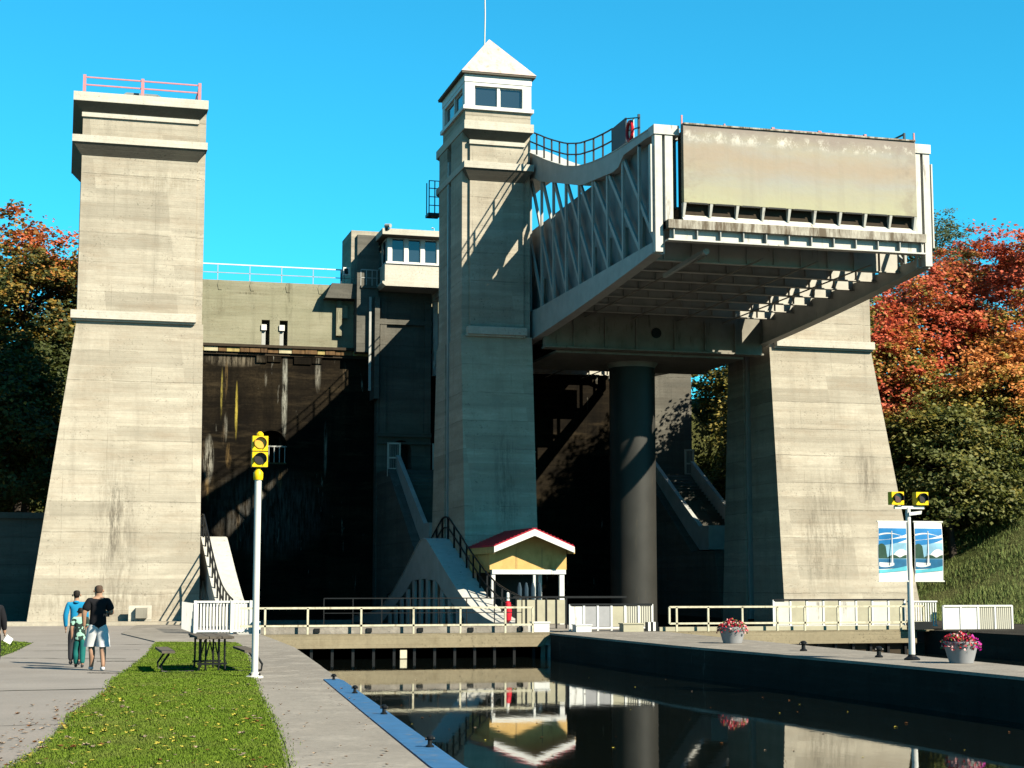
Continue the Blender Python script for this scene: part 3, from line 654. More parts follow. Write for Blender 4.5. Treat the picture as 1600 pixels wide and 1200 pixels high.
g = thing('upper_reach_gate', 'tan weathered gate with white handrail on top of the dark masonry wall', 'gate', (12.2, 101.5, 16.2))
gw = B(); ZT = 20.2
def rect_with_holes(mb, x0, x1, z0, z1, holes, y0, y1):
    xs_ = sorted({x0, x1, *[h[0] for h in holes], *[h[1] for h in holes]})
    for a, b in zip(xs_, xs_[1:]):
        seg = [(z0, z1)]
        for h in holes:
            if a >= h[0] - 1e-6 and b <= h[1] + 1e-6:
                new = []
                for (p, q) in seg:
                    if h[2] > p: new.append((p, min(q, h[2])))
                    if h[3] < q: new.append((max(p, h[3]), q))
                seg = new
        for (p, q) in seg:
            if q - p > .001: mb.box(a, b, y0, y1, p, q)
rect_with_holes(gw, 6.1, 17.6, 16.22, ZT, [(11.45, 11.95, 16.22, 17.85), (12.55, 13.05, 16.22, 17.85)], 101.2, 101.7)
part(gw, 'gate_leaf', 'gatewall', g)
for x in (11.45, 12.55):
    part(B().box(x, x + .5, 101.6, 101.7, 16.23, 17.85), 'recess_back', 'clad', g)
    part(B().box(x - .02, x + .30, 101.1, 101.3, 17.2, 17.55), 'bearing_block', 'white', g)
    part(B().box(x + .02, x + .26, 101.3, 101.5, 16.23, 17.2), 'rod', 'steel', g)
for x in (8.9, 10.85, 13.05, 15.05):
    part(B().prism_y([(x - .07, ZT), (x + .07, ZT), (x + .18, ZT - .25), (x + .1, ZT - .6), (x - .1, ZT - .6), (x - .18, ZT - .25)], 101.17, 101.2), 'bracket', 'gatewall', g)
for x in [6.8 + 1.95 * i for i in range(6)]:
    part(B().bar((x, 101.4, ZT), (x, 101.4, ZT + 1.02), .045), 'railing_post', 'steel', g)
part(B().bar((6.1, 101.4, ZT + 1.02), (16.6, 101.4, ZT + 1.02), .07), 'rail', 'white', g)
part(B().bar((6.1, 101.4, ZT + .5), (17.6, 101.4, ZT + .5), .045), 'rail', 'steel', g)
part(B().hexa([(15.2, 100.3, 19.25), (17.6, 100.3, 19.25), (17.6, 101.2, 19.25), (15.2, 101.2, 19.25)], [(15.6, 100.2, 20.15), (17.6, 100.2, 20.15), (17.6, 101.2, 20.15), (15.6, 101.2, 20.15)]), 'platform', 'pier_dark', g)
part(B().box(16.0, 16.35, 100.9, 101.2, 17.0, 19.2), 'buttress', 'gatewall', g); part(B().box(16.35, 16.7, 100.9, 101.2, 18.1, 18.9), 'buttress', 'gatewall', g)
part(B().bar((16.2, 100.5, 20.15), (16.2, 100.5, 21.0), .09), 'railing_post', 'navy', g)
part(B().box(16.35, 16.75, 100.6, 100.7, 20.75, 21.25), 'control_box', 'white', g); part(B().box(16.42, 16.65, 100.57, 100.6, 20.83, 21.17), 'control_screen', 'black', g)
g2 = thing('upper_reach_gate', 'dull gate hidden behind the raised chamber', 'gate', (28, 101.5, 16.2)); part(B().box(21.9, 34.3, 101.2, 101.7, 16.22, 19.6), 'gate_leaf', 'gatewall', g2)
struct(B().box(6.1, 34.4, 103.0, 300, -3, 18.5), 'upper_reach_bed', 'quaywall')

# centre rear pier with arched doorway, stair and control room
pc = thing('rear_pier', 'shaded concrete pier with arched doorway below the flat-roofed control room', 'pier', (20.2, 100, 0))
pr = B(); Y_ = 100.2; dx0, dx1, dz0, dz1 = 19.35, 20.65, 8.5, 9.9
pr.box(18.46, dx0, Y_, 103, -3, 19.9); pr.box(dx1, 21.85, Y_, 103, -3, 19.9); pr.box(dx0, dx1, Y_, 103, -3, dz0)
arc = [(20 + .65 * math.cos(a), dz1 + .65 * math.sin(a)) for a in [math.pi * i / 12 for i in range(13)]]
for (a, b) in zip(arc, arc[1:]): pr.prism_y([a, (a[0], 19.9), (b[0], 19.9), b], Y_, 103)
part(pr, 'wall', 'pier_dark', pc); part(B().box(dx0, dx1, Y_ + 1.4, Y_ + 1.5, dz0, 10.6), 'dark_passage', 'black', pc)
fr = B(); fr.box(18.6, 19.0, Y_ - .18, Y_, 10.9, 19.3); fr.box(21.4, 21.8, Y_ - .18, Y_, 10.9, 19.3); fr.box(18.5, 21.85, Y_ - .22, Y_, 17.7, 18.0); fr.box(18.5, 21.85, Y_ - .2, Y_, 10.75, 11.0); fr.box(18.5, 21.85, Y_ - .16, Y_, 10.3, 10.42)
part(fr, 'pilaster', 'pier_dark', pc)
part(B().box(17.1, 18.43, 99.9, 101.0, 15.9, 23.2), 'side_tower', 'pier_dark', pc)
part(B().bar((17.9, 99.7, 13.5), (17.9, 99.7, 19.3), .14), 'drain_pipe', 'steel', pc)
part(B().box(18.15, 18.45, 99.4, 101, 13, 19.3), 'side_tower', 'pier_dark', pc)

ctl = thing('control_room', 'flat-roofed control room with three tall windows and a pale parapet', 'building', (20, 97, 19.5))
part(B().box(18.2, 22.2, 96.3, 101.5, 19.5, 20.75), 'parapet', 'trim', ctl)
part(B().prism_y([(18.0, 19.62), (22.3, 19.62), (22.3, 19.5), (22.1, 19.34), (18.2, 19.34), (18.0, 19.5)], 96.05, 101.5), 'ledge', 'trim', ctl)
part(B().box(18.25, 22.2, 96.22, 96.5, 20.75, 20.87), 'window_sill', 'white', ctl)
for i in range(4):
    x = 18.5 + i * 1.02; part(B().box(x - .13, x + .13, 96.35, 96.55, 20.87, 22.4), 'window_post', 'white', ctl)
for i in range(3):
    x = 18.5 + i * 1.02; wf = B(); wf.box(x + .13, x + .17, 96.42, 96.5, 20.87, 22.4); wf.box(x + .85, x + .89, 96.42, 96.5, 20.87, 22.4); wf.box(x + .17, x + .85, 96.42, 96.5, 22.3, 22.4); wf.box(x + .17, x + .85, 96.42, 96.5, 20.87, 20.93)
    f = part(wf, 'window', 'white', ctl); part(B().box(x + .17, x + .85, 96.45, 96.48, 20.93, 22.3), 'pane', 'glass', f)
for (y0, y1) in ((96.7, 97.9), (98.2, 99.6)):
    wf = B(); wf.box(18.33, 18.4, y0, y0 + .1, 20.87, 22.4); wf.box(18.33, 18.4, y1 - .1, y1, 20.87, 22.4); wf.box(18.33, 18.4, y0 + .1, y1 - .1, 22.3, 22.4); wf.box(18.33, 18.4, y0 + .1, y1 - .1, 20.87, 20.95)
    f = part(wf, 'window', 'white', ctl); part(B().box(18.35, 18.38, y0 + .1, y1 - .1, 20.95, 22.3), 'pane', 'glass', f)
part(B().box(18.6, 22.1, 99.8, 101.2, 20.75, 22.4), 'rear_wall', 'trim', ctl)
rfm = B(); rfm.box(17.9, 23.0, 95.6, 106.5, 22.42, 22.78); rfo = part(rfm, 'roof', 'trim', ctl)
part(B().box(17.95, 22.9, 95.7, 106.4, 22.38, 22.418), 'ceiling', 'soffit', ctl)
part(B().tube([(18.1, 95.7, 22.95), (18.35, 95.4, 22.9)], .13, 10), 'floodlight', 'steel', ctl); part(B().tube([(18.0, 95.9, 22.75), (18.2, 95.6, 22.72)], .1, 10), 'floodlight', 'black', ctl)
part(B().tube([(21.4, 97, 22.78), (21.4, 97, 23.25)], .02, 5).lathe((21.3, 97, 23.2), [(.02, 0), (.1, .05), (.02, .1)], 8), 'wind_gauge', 'white', ctl)
part(B().prism_x([(98.2, 19.3), (101.6, 19.3), (101.6, 23.4), (98.2, 23.4)], 17.0, 17.9) if False else B().box(17.05, 18.85, 101.9, 105.5, 19, 23.9), 'lift_shaft', 'tower', ctl)
for x in (17.0, 17.35, 17.7, 18.0): part(B().bar((x, 97.9, 19.6), (x, 97.9, 20.6), .05), 'railing_post', 'steel', ctl)
part(B().bar((17.0, 97.9, 20.6), (18.1, 97.9, 20.6), .06), 'rail', 'steel', ctl); part(B().bar((17.0, 97.9, 20.1), (18.1, 97.9, 20.1), .05), 'rail', 'steel', ctl)
part(B().box(17.0, 18.45, 97.8, 101.2, 19.45, 19.6), 'balcony', 'pier_dark', ctl)

ctl.location += Vector((.33, 2.0, .42))
def stair(label, xa, xb, mirror):
    """stair coming down towards the viewer between pale parapets, on a dark base"""
    st_ = thing('concrete_stair', label, 'stair', ((xa + xb) / 2, 92, 0))
    top, bot, ya_, yb__ = 8.5, 4.2, 96.6, 88.8
    part(B().prism_x([(100.18, -1), (100.18, top - .02), (ya_, top - .02), (yb__, bot - .6), (85.3, bot - .6), (84.2, -1)], xa, xb), 'base', 'pier_dark', st_)
    n = 22
    for i in range(n):
        y0 = ya_ - (ya_ - yb__) * i / n; z = top - (top - bot) * (i + 1) / n
        part(B().box(xa + .75, xb - .25, y0 - (ya_ - yb__) / n, y0 + .05, z - .3, z), 'step', 'pier_dark', st_)
    for x in (xa + .5, xb - .25):
        part(B().hexa([(x, ya_, top - .3), (x + .24, ya_, top - .3), (x + .24, yb__, bot - .5), (x, yb__, bot - .5)], [(x, ya_, top + .85), (x + .24, ya_, top + .85), (x + .24, yb__, bot + .85), (x, yb__, bot + .85)]), 'parapet', 'steel', st_)
    part(B().box(xa + .5, xb, 87.4, yb__ - .01, bot - .5, bot + .85), 'landing_wall', 'steel', st_)
    part(B().box(xa, xb, ya_, 100.16, top - .015, top + .02), 'landing', 'pier_dark', st_)
    for (a, b) in ((xa + .02, xa + .72), (xb - .55, xb - .02)):
        for z in (8.55, 9.2, 10.05): part(B().bar((a, 96.7, z), (b, 96.7, z), .09), 'guard_rail', 'steelwhite', st_)
        for x in (a, b): part(B().bar((x, 96.7, 8.1), (x, 96.7, 10.1), .09), 'guard_post', 'steelwhite', st_)
        mb = B()
        for i in range(1, 6): mb.bar((a + (b - a) * i / 6, 96.7, 8.55), (a + (b - a) * i / 6, 96.7, 10.05), .03)
        part(mb, 'bars', 'steel', st_)
    return st_
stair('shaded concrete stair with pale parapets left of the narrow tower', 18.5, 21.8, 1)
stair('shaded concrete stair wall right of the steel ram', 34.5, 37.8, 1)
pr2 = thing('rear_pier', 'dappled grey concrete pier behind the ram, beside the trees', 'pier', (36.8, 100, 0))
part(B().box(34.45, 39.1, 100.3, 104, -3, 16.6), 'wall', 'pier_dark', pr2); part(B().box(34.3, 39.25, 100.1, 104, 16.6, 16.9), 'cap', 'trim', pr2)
wg = thing('wing_wall', 'dark stone wing wall with a cap behind the left tower', 'wall', (-2.4, 86, 0))
part(B().box(-3.0, .2, 86, 92, -1, 5.0), 'wall', 'pier_dark', wg); part(B().box(-3.3, .4, 85.8, 92, 5.0, 5.3), 'cap', 'pier_dark', wg)

# ------------------------------------------------------------------ reach gates with railings
def rail_run(t, xa, xb, y, z0, posts, heights, mat, r=.035, pw=.07):
    for x in posts: part(B().bar((x, y, z0), (x, y, max(heights)), pw), 'railing_post', mat, t)
    for z in heights: part(B().bar((xa, y, z), (xb, y, z), r * 2), 'rail', mat, t)
ga = thing('canal_gate', 'tan gate beam with cream railing across the left canal', 'gate', (12, 59.8, -1))
part(B().prism_z([(6.6, 59.75), (17.65, 59.75), (18.2, 60.5), (6.6, 60.5)], -.06, 0.0), 'deck', 'beam', ga)
part(B().hexa([(6.97, 59.7, -.5), (17.3, 59.7, -.5), (17.3, 60.3, -.5), (6.97, 60.3, -.5)], [(6.97, 59.7, -.062), (17.62, 59.7, -.062), (17.62, 60.3, -.062), (6.97, 60.3, -.062)]), 'beam', 'beam', ga)
part(B().box(6.97, 17.3, 60.0, 60.2, -2, -.505), 'skin_plate', 'clad', ga)
for i in range(14): part(B().box(7.2 + i * .75, 7.3 + i * .75, 59.86, 60.0, -2, -.505), 'rib', 'black', ga)
part(B().box(11.95, 12.2, 59.76, 59.82, -.88, -.58), 'depth_board', 'yellowrail', ga)
part(B().box(7.0, 16.9, 60.3, 60.42, .0, .24), 'kerb', 'quay', ga)
for i in range(5): part(B().box(8.9 + i * 1.9, 9.1 + i * 1.9, 60.24, 60.3, .05, .2), 'kerb_clamp', 'black', ga)
rail_run(ga, 6.2, 16.95, 59.85, 0, [7.08, 8.6, 10.53, 12.45, 14.2, 15.9, 16.95], [.3, .93], 'yellowrail')
gb = thing('canal_gate', 'tan gate beam with cream railing across the right canal behind the flower pot', 'gate', (28, 59.8, -1))
part(B().prism_z([(22.0, 59.75), (33.4, 59.75), (33.4, 60.5), (22.0, 60.5)], -.06, 0.0), 'deck', 'beam', gb)
part(B().box(22.1, 32.6, 59.7, 60.3, -.5, -.062), 'beam', 'beam', gb)
part(B().box(22.1, 33.1, 60.0, 60.2, -2, -.505), 'skin_plate', 'clad', gb)
for i in range(14): part(B().box(22.4 + i * .75, 22.5 + i * .75, 59.86, 60.0, -2, -.505), 'rib', 'black', gb)
rail_run(gb, 22.33, 33.0, 59.85, 0, [22.62, 23.9, 25.3, 26.75, 27.9, 29.3, 30.65, 32.0, 33.0], [.3, .92], 'yellowrail')
part(B().bar((22.33, 59.85, .3), (22.33, 59.85, .92), .07), 'rail', 'yellowrail', gb)
part(B().box(22.1, 32.5, 60.3, 60.42, .0, .16), 'kerb', 'cream', gb)
part(B().box(32.2, 33.1, 59.3, 59.7, .02, .32), 'junction_box', 'black', gb)

def panel_fence(name, label, x0, x1, y, z0, z1, n, pmat, fmat, topmat=None, cat='fence', slant=0):
    t = thing(name, label, cat, ((x0 + x1) / 2, y, 0)); st_ = (x1 - x0) / n
    for i in range(n + 1): part(B().box(x0 + i * st_ - .04, x0 + i * st_ + .04, y - .04, y + .04, z0 - .1, z1 + .02), 'fence_post', fmat, t)
    for i in range(n): part(B().box(x0 + i * st_ + .05, x0 + (i + 1) * st_ - .05, y - .012, y + .012, z0 + .06, z1 - .06), 'fence_panel', pmat[i % len(pmat)] if isinstance(pmat, list) else pmat, t)
    for z, m in ((z0, fmat), (z1, topmat or fmat)): part(B().box(x0, x1, y - .055, y + .055, z - .025, z + .045), 'fence_rail', m, t)
    return t
def mesh_panel():
    k = NT('pale_wire_mesh'); z = k.sep()
    a = k.math('LESS_THAN', k.math('FRACT', k.math('MULTIPLY', z[0], 11)), .55); c = k.mix(a, (.10, .10, .09), (.62, .60, .5)); return k.out(c, .7)
M['meshp'] = mesh_panel()
panel_fence('mesh_fence', 'white framed mesh fence on the pier between the two canals', 18.75, 22.05, 61.0, .12, 1.0, 6, ['white', 'pot', 'pot', 'cream', 'meshp', 'meshp'], 'white', 'black')
panel_fence('panel_fence', 'white panelled fence with dark top rail in front of the right tower', 27.2, 32.9, 61.2, .12, 1.15, 8, ['steelwhite', 'cream'], 'white', 'black')
panel_fence('panel_fence', 'bright white panelled fence at the right edge, before the grass slope', 34.3, 37.4, 60.6, -.15, .9, 4, ['white', 'white', 'meshp', 'meshp'], 'white', 'white')
pf = thing('picket_fence', 'white picket fence section joining the two panelled fences on the right', 'fence', (33.5, 61, 0))
mb = B()
for i in range(12): mb.box(32.95 + i * .11, 33.0 + i * .11, 60.98, 61.02, .1, 1.1)
part(mb, 'pickets', 'white', pf); part(B().box(32.93, 34.25, 60.95, 61.05, 1.06, 1.12), 'fence_rail', 'white', pf); part(B().box(32.93, 34.25, 60.95, 61.05, .1, .15), 'fence_rail', 'white', pf)
pf = thing('picket_fence', 'white picket gate and board at the left end of the cream railing', 'fence', (5.7, 61, 0))
mb = B()
for i in range(17): mb.box(4.78 + i * .115, 4.84 + i * .115, 61.0, 61.03, .05, 1.13)
part(mb, 'pickets', 'white', pf)
for x in (4.72, 6.02, 6.7): part(B().box(x - .05, x + .05, 60.93, 61.05, 0, 1.2), 'fence_post', 'white', pf)
for z in (.08, 1.12): part(B().box(4.7, 6.72, 60.96, 61.06, z, z + .07), 'fence_rail', 'white', pf)
part(B().box(4.95, 6.0, 61.12, 61.14, .28, 1.05), 'backing_board', 'steelwhite', pf)
mb = B()
for i in range(20): mb.box(4.66, 4.69, 61.2 + i * .3, 61.28 + i * .3, .05, 1.1)
part(mb, 'side_pickets', 'white', pf)
part(B().box(6.75, 7.0, 60.5, 60.9, .02, .45), 'end_block', 'white', pf)
def bench_box(name, label, x0, x1, y, z1, mat, cat='planter box'): return one(B().box(x0, x1, y, y + .5, 0, z1).box(x0 - .03, x1 + .03, y - .03, y + .53, z1, z1 + .04), name, mat, label, cat)
bench_box('concrete_block', 'white concrete block at the left foot of the mesh fence', 18.75, 19.35, 60.2, .24, 'white', 'block')
bench_box('concrete_block', 'brown sided concrete block at the right foot of the mesh fence', 20.55, 21.35, 60.0, .28, 'cream', 'block')
hb = thing('striped_barrier', 'black and white striped board at the right end of the mesh fence', 'barrier', (21.7, 60.1, 0))
for i in range(5): part(B().box(21.45 + i * .1, 21.55 + i * .1, 60.05, 60.12, .02, .36), 'stripe', 'white' if i % 2 else 'black', hb)
bench_box('utility_cabinet', 'small white cabinet on the pier below the plywood pavilion', 17.25, 17.85, 60.7, .34, 'white', 'cabinet')
rw = thing('cream_screen', 'cream boarded screen in front of the open pavilion', 'screen', (18, 64, 0))
for i in range(5): part(B().box(17.75 + i * .42, 18.13 + i * .42, 65.0, 65.05, .2, 1.15), 'board', 'cream', rw)
for i in range(6): part(B().box(17.70 + i * .42, 17.75 + i * .42, 64.96, 65.06, 0, 1.25), 'upright', 'black', rw)
part(B().box(17.6, 22.4, 64.98, 65.04, 1.22, 1.3), 'top_rail', 'black', rw)
rd = thing('red_lifebuoy_bag', 'red cover hanging on the railing left of the cream screen', 'cover', (17.3, 64.9, 0))
part(B().lathe((17.35, 64.9, 0), [(.02, .25), (.14, .35), (.17, .7), (.12, 1.05), (.03, 1.12)], 12), 'cover', 'redplastic', rd, True)
part(B().lathe((17.35, 64.9, 1.12), [(.07, 0), (.06, .3), (.02, .34)], 8), 'neck', 'white', rd)
mr = thing('metal_rack', 'dark metal rack with rounded tops inside the pavilion front', 'rack', (19.5, 70, 0))
for i in range(4): part(B().lathe((19.4 + i * .3, 70.6, .9), [(.1, 0), (.11, .7), (.04, .95)], 8), 'cylinder', 'navy', mr, True)

# pavilion in front of the centre tower
pv = thing('pavilion', 'plywood gabled pavilion with red metal roof at the foot of the narrow tower', 'pavilion', (20.2, 73.5, 0))
F_ = 70.8; wx0, wx1 = 18.35, 21.9; ex0, ex1 = 18.3, 21.98; zc = 2.3; ze = 3.42; zp = 4.2; xp = 20.15
part(B().prism_y([(wx0, 2.42), (wx1, 2.42), (wx1, ze - .05), (xp, zp - .15), (wx0, ze - .05)], F_ + .95, F_ + 1.05), 'gable', 'ply', pv)
for i in range(1, 3): part(B().box(wx0 + i * 1.2, wx0 + i * 1.2 + .015, F_ + .94, F_ + .95, 2.45, 3.4), 'panel_joint', 'wood', pv)
part(B().box(wx0 + .1, wx1 - .05, F_ + .88, F_ + 1.13, 2.22, 2.42), 'lintel', 'white', pv)
part(B().box(wx0 + .03, wx0 + .1, F_ + 1.14, 75.6, 2.3, ze - .1), 'side_beam', 'ply', pv); part(B().box(wx1 - .1, wx1, F_ + 1.14, 75.6, 2.3, ze - .1), 'side_beam', 'ply', pv)
for x, wd in ((wx0 + .08, .17), (wx1 - .33, .22), (20.35, .1)): part(B().box(x, x + wd, F_ + .92, F_ + 1.1, 0, 2.22), 'post', 'white', pv)
for x in (wx0 + .1, wx1 - .3): part(B().box(x, x + .18, 75.3, 75.5, 0, 2.3), 'post', 'white', pv)
for sg in (-1, 1):
    xe = ex0 if sg < 0 else ex1
    rm = B(); rm.hexa([(xp, F_, zp), (xe, F_, ze), (xe, 75.8, ze), (xp, 75.8, zp)], [(xp, F_, zp + .05), (xe, F_, ze + .05), (xe, 75.8, ze + .05), (xp, 75.8, zp + .05)])
    rr_ = part(rm, 'roof_sheet', 'red', pv)
    n = 11; rb = B()
    for i in range(n):
        t = (i + .5) / n; x = xp + (xe - xp) * t; z = zp + (ze - zp) * t + .05
        rb.hexa([(x - .03, F_ - .01, z), (x + .03, F_ - .01, z), (x + .03, 75.8, z), (x - .03, 75.8, z)], [(x - .015, F_ - .01, z + .035), (x + .015, F_ - .01, z + .035), (x + .015, 75.8, z + .035), (x - .015, 75.8, z + .035)])
    part(rb, 'ridges', 'red', rr_)
    part(B().hexa([(xp, F_ - .04, zp - .30), (xe, F_ - .04, ze - .26), (xe, F_ + .01, ze - .26), (xp, F_ + .01, zp - .30)], [(xp, F_ - .04, zp - .01), (xe, F_ - .04, ze - .005), (xe, F_ + .01, ze - .005), (xp, F_ + .01, zp - .01)]), 'barge_board', 'white', pv)
    part(B().hexa([(xp, F_ + .02, zp - .12), (xe, F_ + .02, ze - .1), (xe, 75.8, ze - .1), (xp, 75.8, zp - .12)], [(xp, F_ + .02, zp - .01), (xe, F_ + .02, ze - .01), (xe, 75.8, ze - .01), (xp, 75.8, zp - .01)]), 'roof_deck', 'ply', pv)
    part(B().box(xe - .03, xe + .03, F_ + .02, 75.8, ze - .3, ze - .105), 'fascia', 'ply', pv)

part(B().box(18.7, 21.6, 75.72, 75.88, 0, 2.3), 'doorway', 'black', pv)  # black backing sheet added for the shade inside the open pavilion
# handrail winding down beside the lowered chamber's hump is part of that chamber; a dark guard rail stands behind the cream one
gr = thing('guard_rail', 'thin dark railing standing behind the cream railing of the left canal gate', 'railing', (14, 62.5, 0))
for i in range(8): part(B().bar((9.6 + i * 1.1, 62.6, 0), (9.6 + i * 1.1, 62.6, 1.25), .035), 'railing_post', 'black', gr)
part(B().bar((9.6, 62.6, 1.25), (17.3, 62.6, 1.25), .04), 'rail', 'black', gr); part(B().bar((9.6, 62.6, .7), (17.3, 62.6, .7), .03), 'rail', 'black', gr)

# ------------------------------------------------------------------ signals
def signal_head(t, x, y, z, lens, hw=.15, rot=0):
    """one square yellow head with a round lens and visor facing -Y"""
    bx = B(); bx.box(x - hw, x + hw, y, y + .2, z, z + 2 * hw - .01); h_ = part(bx, 'signal_head', 'yellow', t)
    c = B(); c.prism_y([(x + .105 * math.cos(a), z + hw + .105 * math.sin(a)) for a in [2 * math.pi * i / 20 for i in range(20)]], y - .02, y + .01)
    part(c, 'lens', lens, h_)
    v = B(); n = 14
    for i in range(n):
        a0 = R(-30 + 240 * i / n); a1 = R(-30 + 240 * (i + 1) / n)
        q = lambda a, r: (x + r * math.cos(a), z + hw + r * math.sin(a))
        p0, p1, p2, p3 = q(a0, .115), q(a1, .115), q(a1, .122), q(a0, .122)
        v.hexa([(p[0], y, p[1]) for p in (p0, p1, p2, p3)], [(p[0], y - .09, p[1]) for p in (p0, p1, p2, p3)])
    part(v, 'visor', 'amber' if lens == 'amber' else 'lens', h_)
    return h_
sg = thing('canal_signal', 'tall white pole carrying two stacked yellow signal lights, amber lens on top', 'traffic light', (3.66, 32.46, 0))
part(B().lathe((3.66, 32.46, 0), [(.17, 0), (.17, .04), (.10, .07), (.075, .12)], 16), 'base', 'steelwhite', sg)
part(B().tube([(3.66, 32.46, .05), (3.66, 32.46, 3.82)], .065, 16), 'pole', 'whitepost', sg, True)
part(B().lathe((3.66, 32.46, 3.80), [(.085, 0), (.095, .05), (.095, .14), (.05, .2), (.03, .26)], 14), 'collar', 'yellow', sg, True)
signal_head(sg, 3.68, 32.36, 4.05, 'lens'); signal_head(sg, 3.68, 32.36, 4.36, 'amber')
part(B().lathe((3.68, 32.46, 4.66), [(.07, 0), (.07, .04), (.03, .08)], 10), 'cap', 'yellow', sg)
for i in range(4): part(B().lathe((3.66 + .12 * math.cos(i * 1.57 + .8), 32.46 + .12 * math.sin(i * 1.57 + .8), .04), [(.018, 0), (.018, .06)], 6), 'anchor_bolt', 'black', sg)
sg = thing('canal_signal', 'white lamp pole on the pier with two yellow signals side by side', 'traffic light', (19.65, 36.24, 0))
px, py = 19.65, 36.24
part(B().lathe((px, py, 0), [(.19, 0), (.19, .03), (.11, .08), (.08, .13)], 16), 'base', 'black', sg)
part(B().tube([(px, py, .05), (px, py, 3.62)], [.078, .06], 16), 'pole', 'whitepost', sg, True)
part(B().bar((px - .36, py, 3.62), (px + .42, py, 3.62), .07), 'cross_arm', 'whitepost', sg)
part(B().hexa([(px - .02, py - .1, 3.42), (px + .3, py - .1, 3.46), (px + .3, py + .1, 3.46), (px - .02, py + .1, 3.42)], [(px - .02, py - .1, 3.5), (px + .32, py - .1, 3.54), (px + .32, py + .1, 3.54), (px - .02, py + .1, 3.5)]), 'bracket', 'whitepost', sg)
signal_head(sg, px - .31, py - .1, 3.68, 'redlens', .16); signal_head(sg, px + .34, py - .1, 3.68, 'lens', .16)
for dxx in (-.31, .34): part(B().lathe((px + dxx, py, 3.6), [(.03, 0), (.05, .1)], 8), 'socket', 'yellow', sg)

def banner(label, x0, x1, flip):
    t = thing('banner', label, 'banner', ((x0 + x1) / 2, 36.2, 1.8)); z0, z1 = 1.86, 3.28; W_ = x1 - x0; H_ = z1 - z0; nx_, nz_ = 8, 14
    def wave(u, v): return 36.16 + .018 * math.sin(u * 4 + v * 3) + .02 * math.sin(v * 5 + flip)
    def sheet(pts_uv, off, m, nm):
        k = B(); k.add([(x0 + u * W_, wave(u, v) - off, z0 + v * H_) for u, v in pts_uv], [tuple(range(len(pts_uv)))]); return k
    cloth = B()
    for i in range(nx_):
        for j in range(nz_):
            q = [(i / nx_, j / nz_), ((i + 1) / nx_, j / nz_), ((i + 1) / nx_, (j + 1) / nz_), (i / nx_, (j + 1) / nz_)]
            cloth.add([(x0 + u * W_, wave(u, v), z0 + v * H_) for u, v in q], [(0, 1, 2, 3)])
            cloth.add([(x0 + u * W_, wave(u, v) + .01, z0 + v * H_) for u, v in q], [(3, 2, 1, 0)])
    part(cloth, 'cloth', 'white', t)
    # printed picture: bands of sky, cloud, trees, boat and water, as flat print laid on the cloth
    pr_ = B(); n = 16
    def band(v0, v1, off, u0=.02, u1=.98):
        for i in range(n):
            a, b = u0 + (u1 - u0) * i / n, u0 + (u1 - u0) * (i + 1) / n
            ks = [v0(a), v1(a), v0(b), v1(b)]
            m_ = 4
            for j in range(m_):
                lo0 = ks[0] + (ks[1] - ks[0]) * j / m_; hi0 = ks[0] + (ks[1] - ks[0]) * (j + 1) / m_; lo1 = ks[2] + (ks[3] - ks[2]) * j / m_; hi1 = ks[2] + (ks[3] - ks[2]) * (j + 1) / m_
                pr_.add([(x0 + u * W_, wave(u, v) - off, z0 + v * H_) for u, v in ((a, lo0), (b, lo1), (b, hi1), (a, hi0))], [(0, 1, 2, 3)])
    pr_.cur = 5; band(lambda u: .36, lambda u: .64, .004, .02, .98)
    pr_.cur = 0; band(lambda u: .60 + .10 * u * u, lambda u: .885, .005)
    pr_.cur = 1; band(lambda u: .76 + .03 * math.sin(u * 4), lambda u: .775 + .035 * math.sin(u * 4 + .3), .007); band(lambda u: .68 + .05 * u, lambda u: .69 + .10 * u * u, .007)
    band(lambda u: .40, lambda u: .40 + 1.3 * (u - .5) * (1.1 - u) + .02, .007, .5, .98)
    pr_.cur = 2; band(lambda u: .38, lambda u: .42 + .21 * max(0, 1 - ((u - .12) / .22) ** 2) ** .5 if u < .32 else .39 + .05 * abs(math.sin((u - .3) * 7)), .009)
    pr_.cur = 3; band(lambda u: .20 + .03 * u, lambda u: .37, .009)
    pr_.cur = 1; band(lambda u: .235 + .35 * (u - .25) ** 2, lambda u: .315 - .02 * u, .011, .04, .55)
    pr_.cur = 4; band(lambda u: .13 + .05 * u, lambda u: .19 + .07 * u * u, .011)
    pr_.cur = 1
    for (ua, ub, vt) in ((.44, .475, .84), (.40, .415, .5)): pr_.add([(x0 + u * W_, 36.145 - .03, z0 + v * H_) for u, v in ((ua, .3), (ub, .3), (ub - .008, vt), (ua + .008, vt))], [(0, 1, 2, 3)])
    part(pr_, 'printed_picture', ['b_sky', 'white', 'b_tree', 'b_sea', 'b_wave', 'b_pale'], t)
    for z in (z0, z1): part(B().bar((x0 - .02, 36.17, z), (x1 + .03, 36.17, z), .03), 'banner_rod', 'whitepost', t)
    return t
M['b_pale'] = paint('printed_pale_blue', (.30, .58, .78), .6, .3, 4); M['b_sky'] = paint('printed_sky_blue', (.02, .25, .62), .6, .3, 2.5); M['b_tree'] = paint('printed_tree_green', (.03, .09, .06), .6, .3, 12)
M['b_sea'] = paint('printed_sea_blue', (.02, .16, .33), .6, .3, 6); M['b_wave'] = paint('printed_turquoise', (.12, .55, .68), .6, .2, 6)
banner('sailing boat banner on the left side of the pier lamp pole', 18.80, 19.55, 0)
banner('sailing boat banner on the right side of the pier lamp pole', 19.76, 20.50, 1.5)

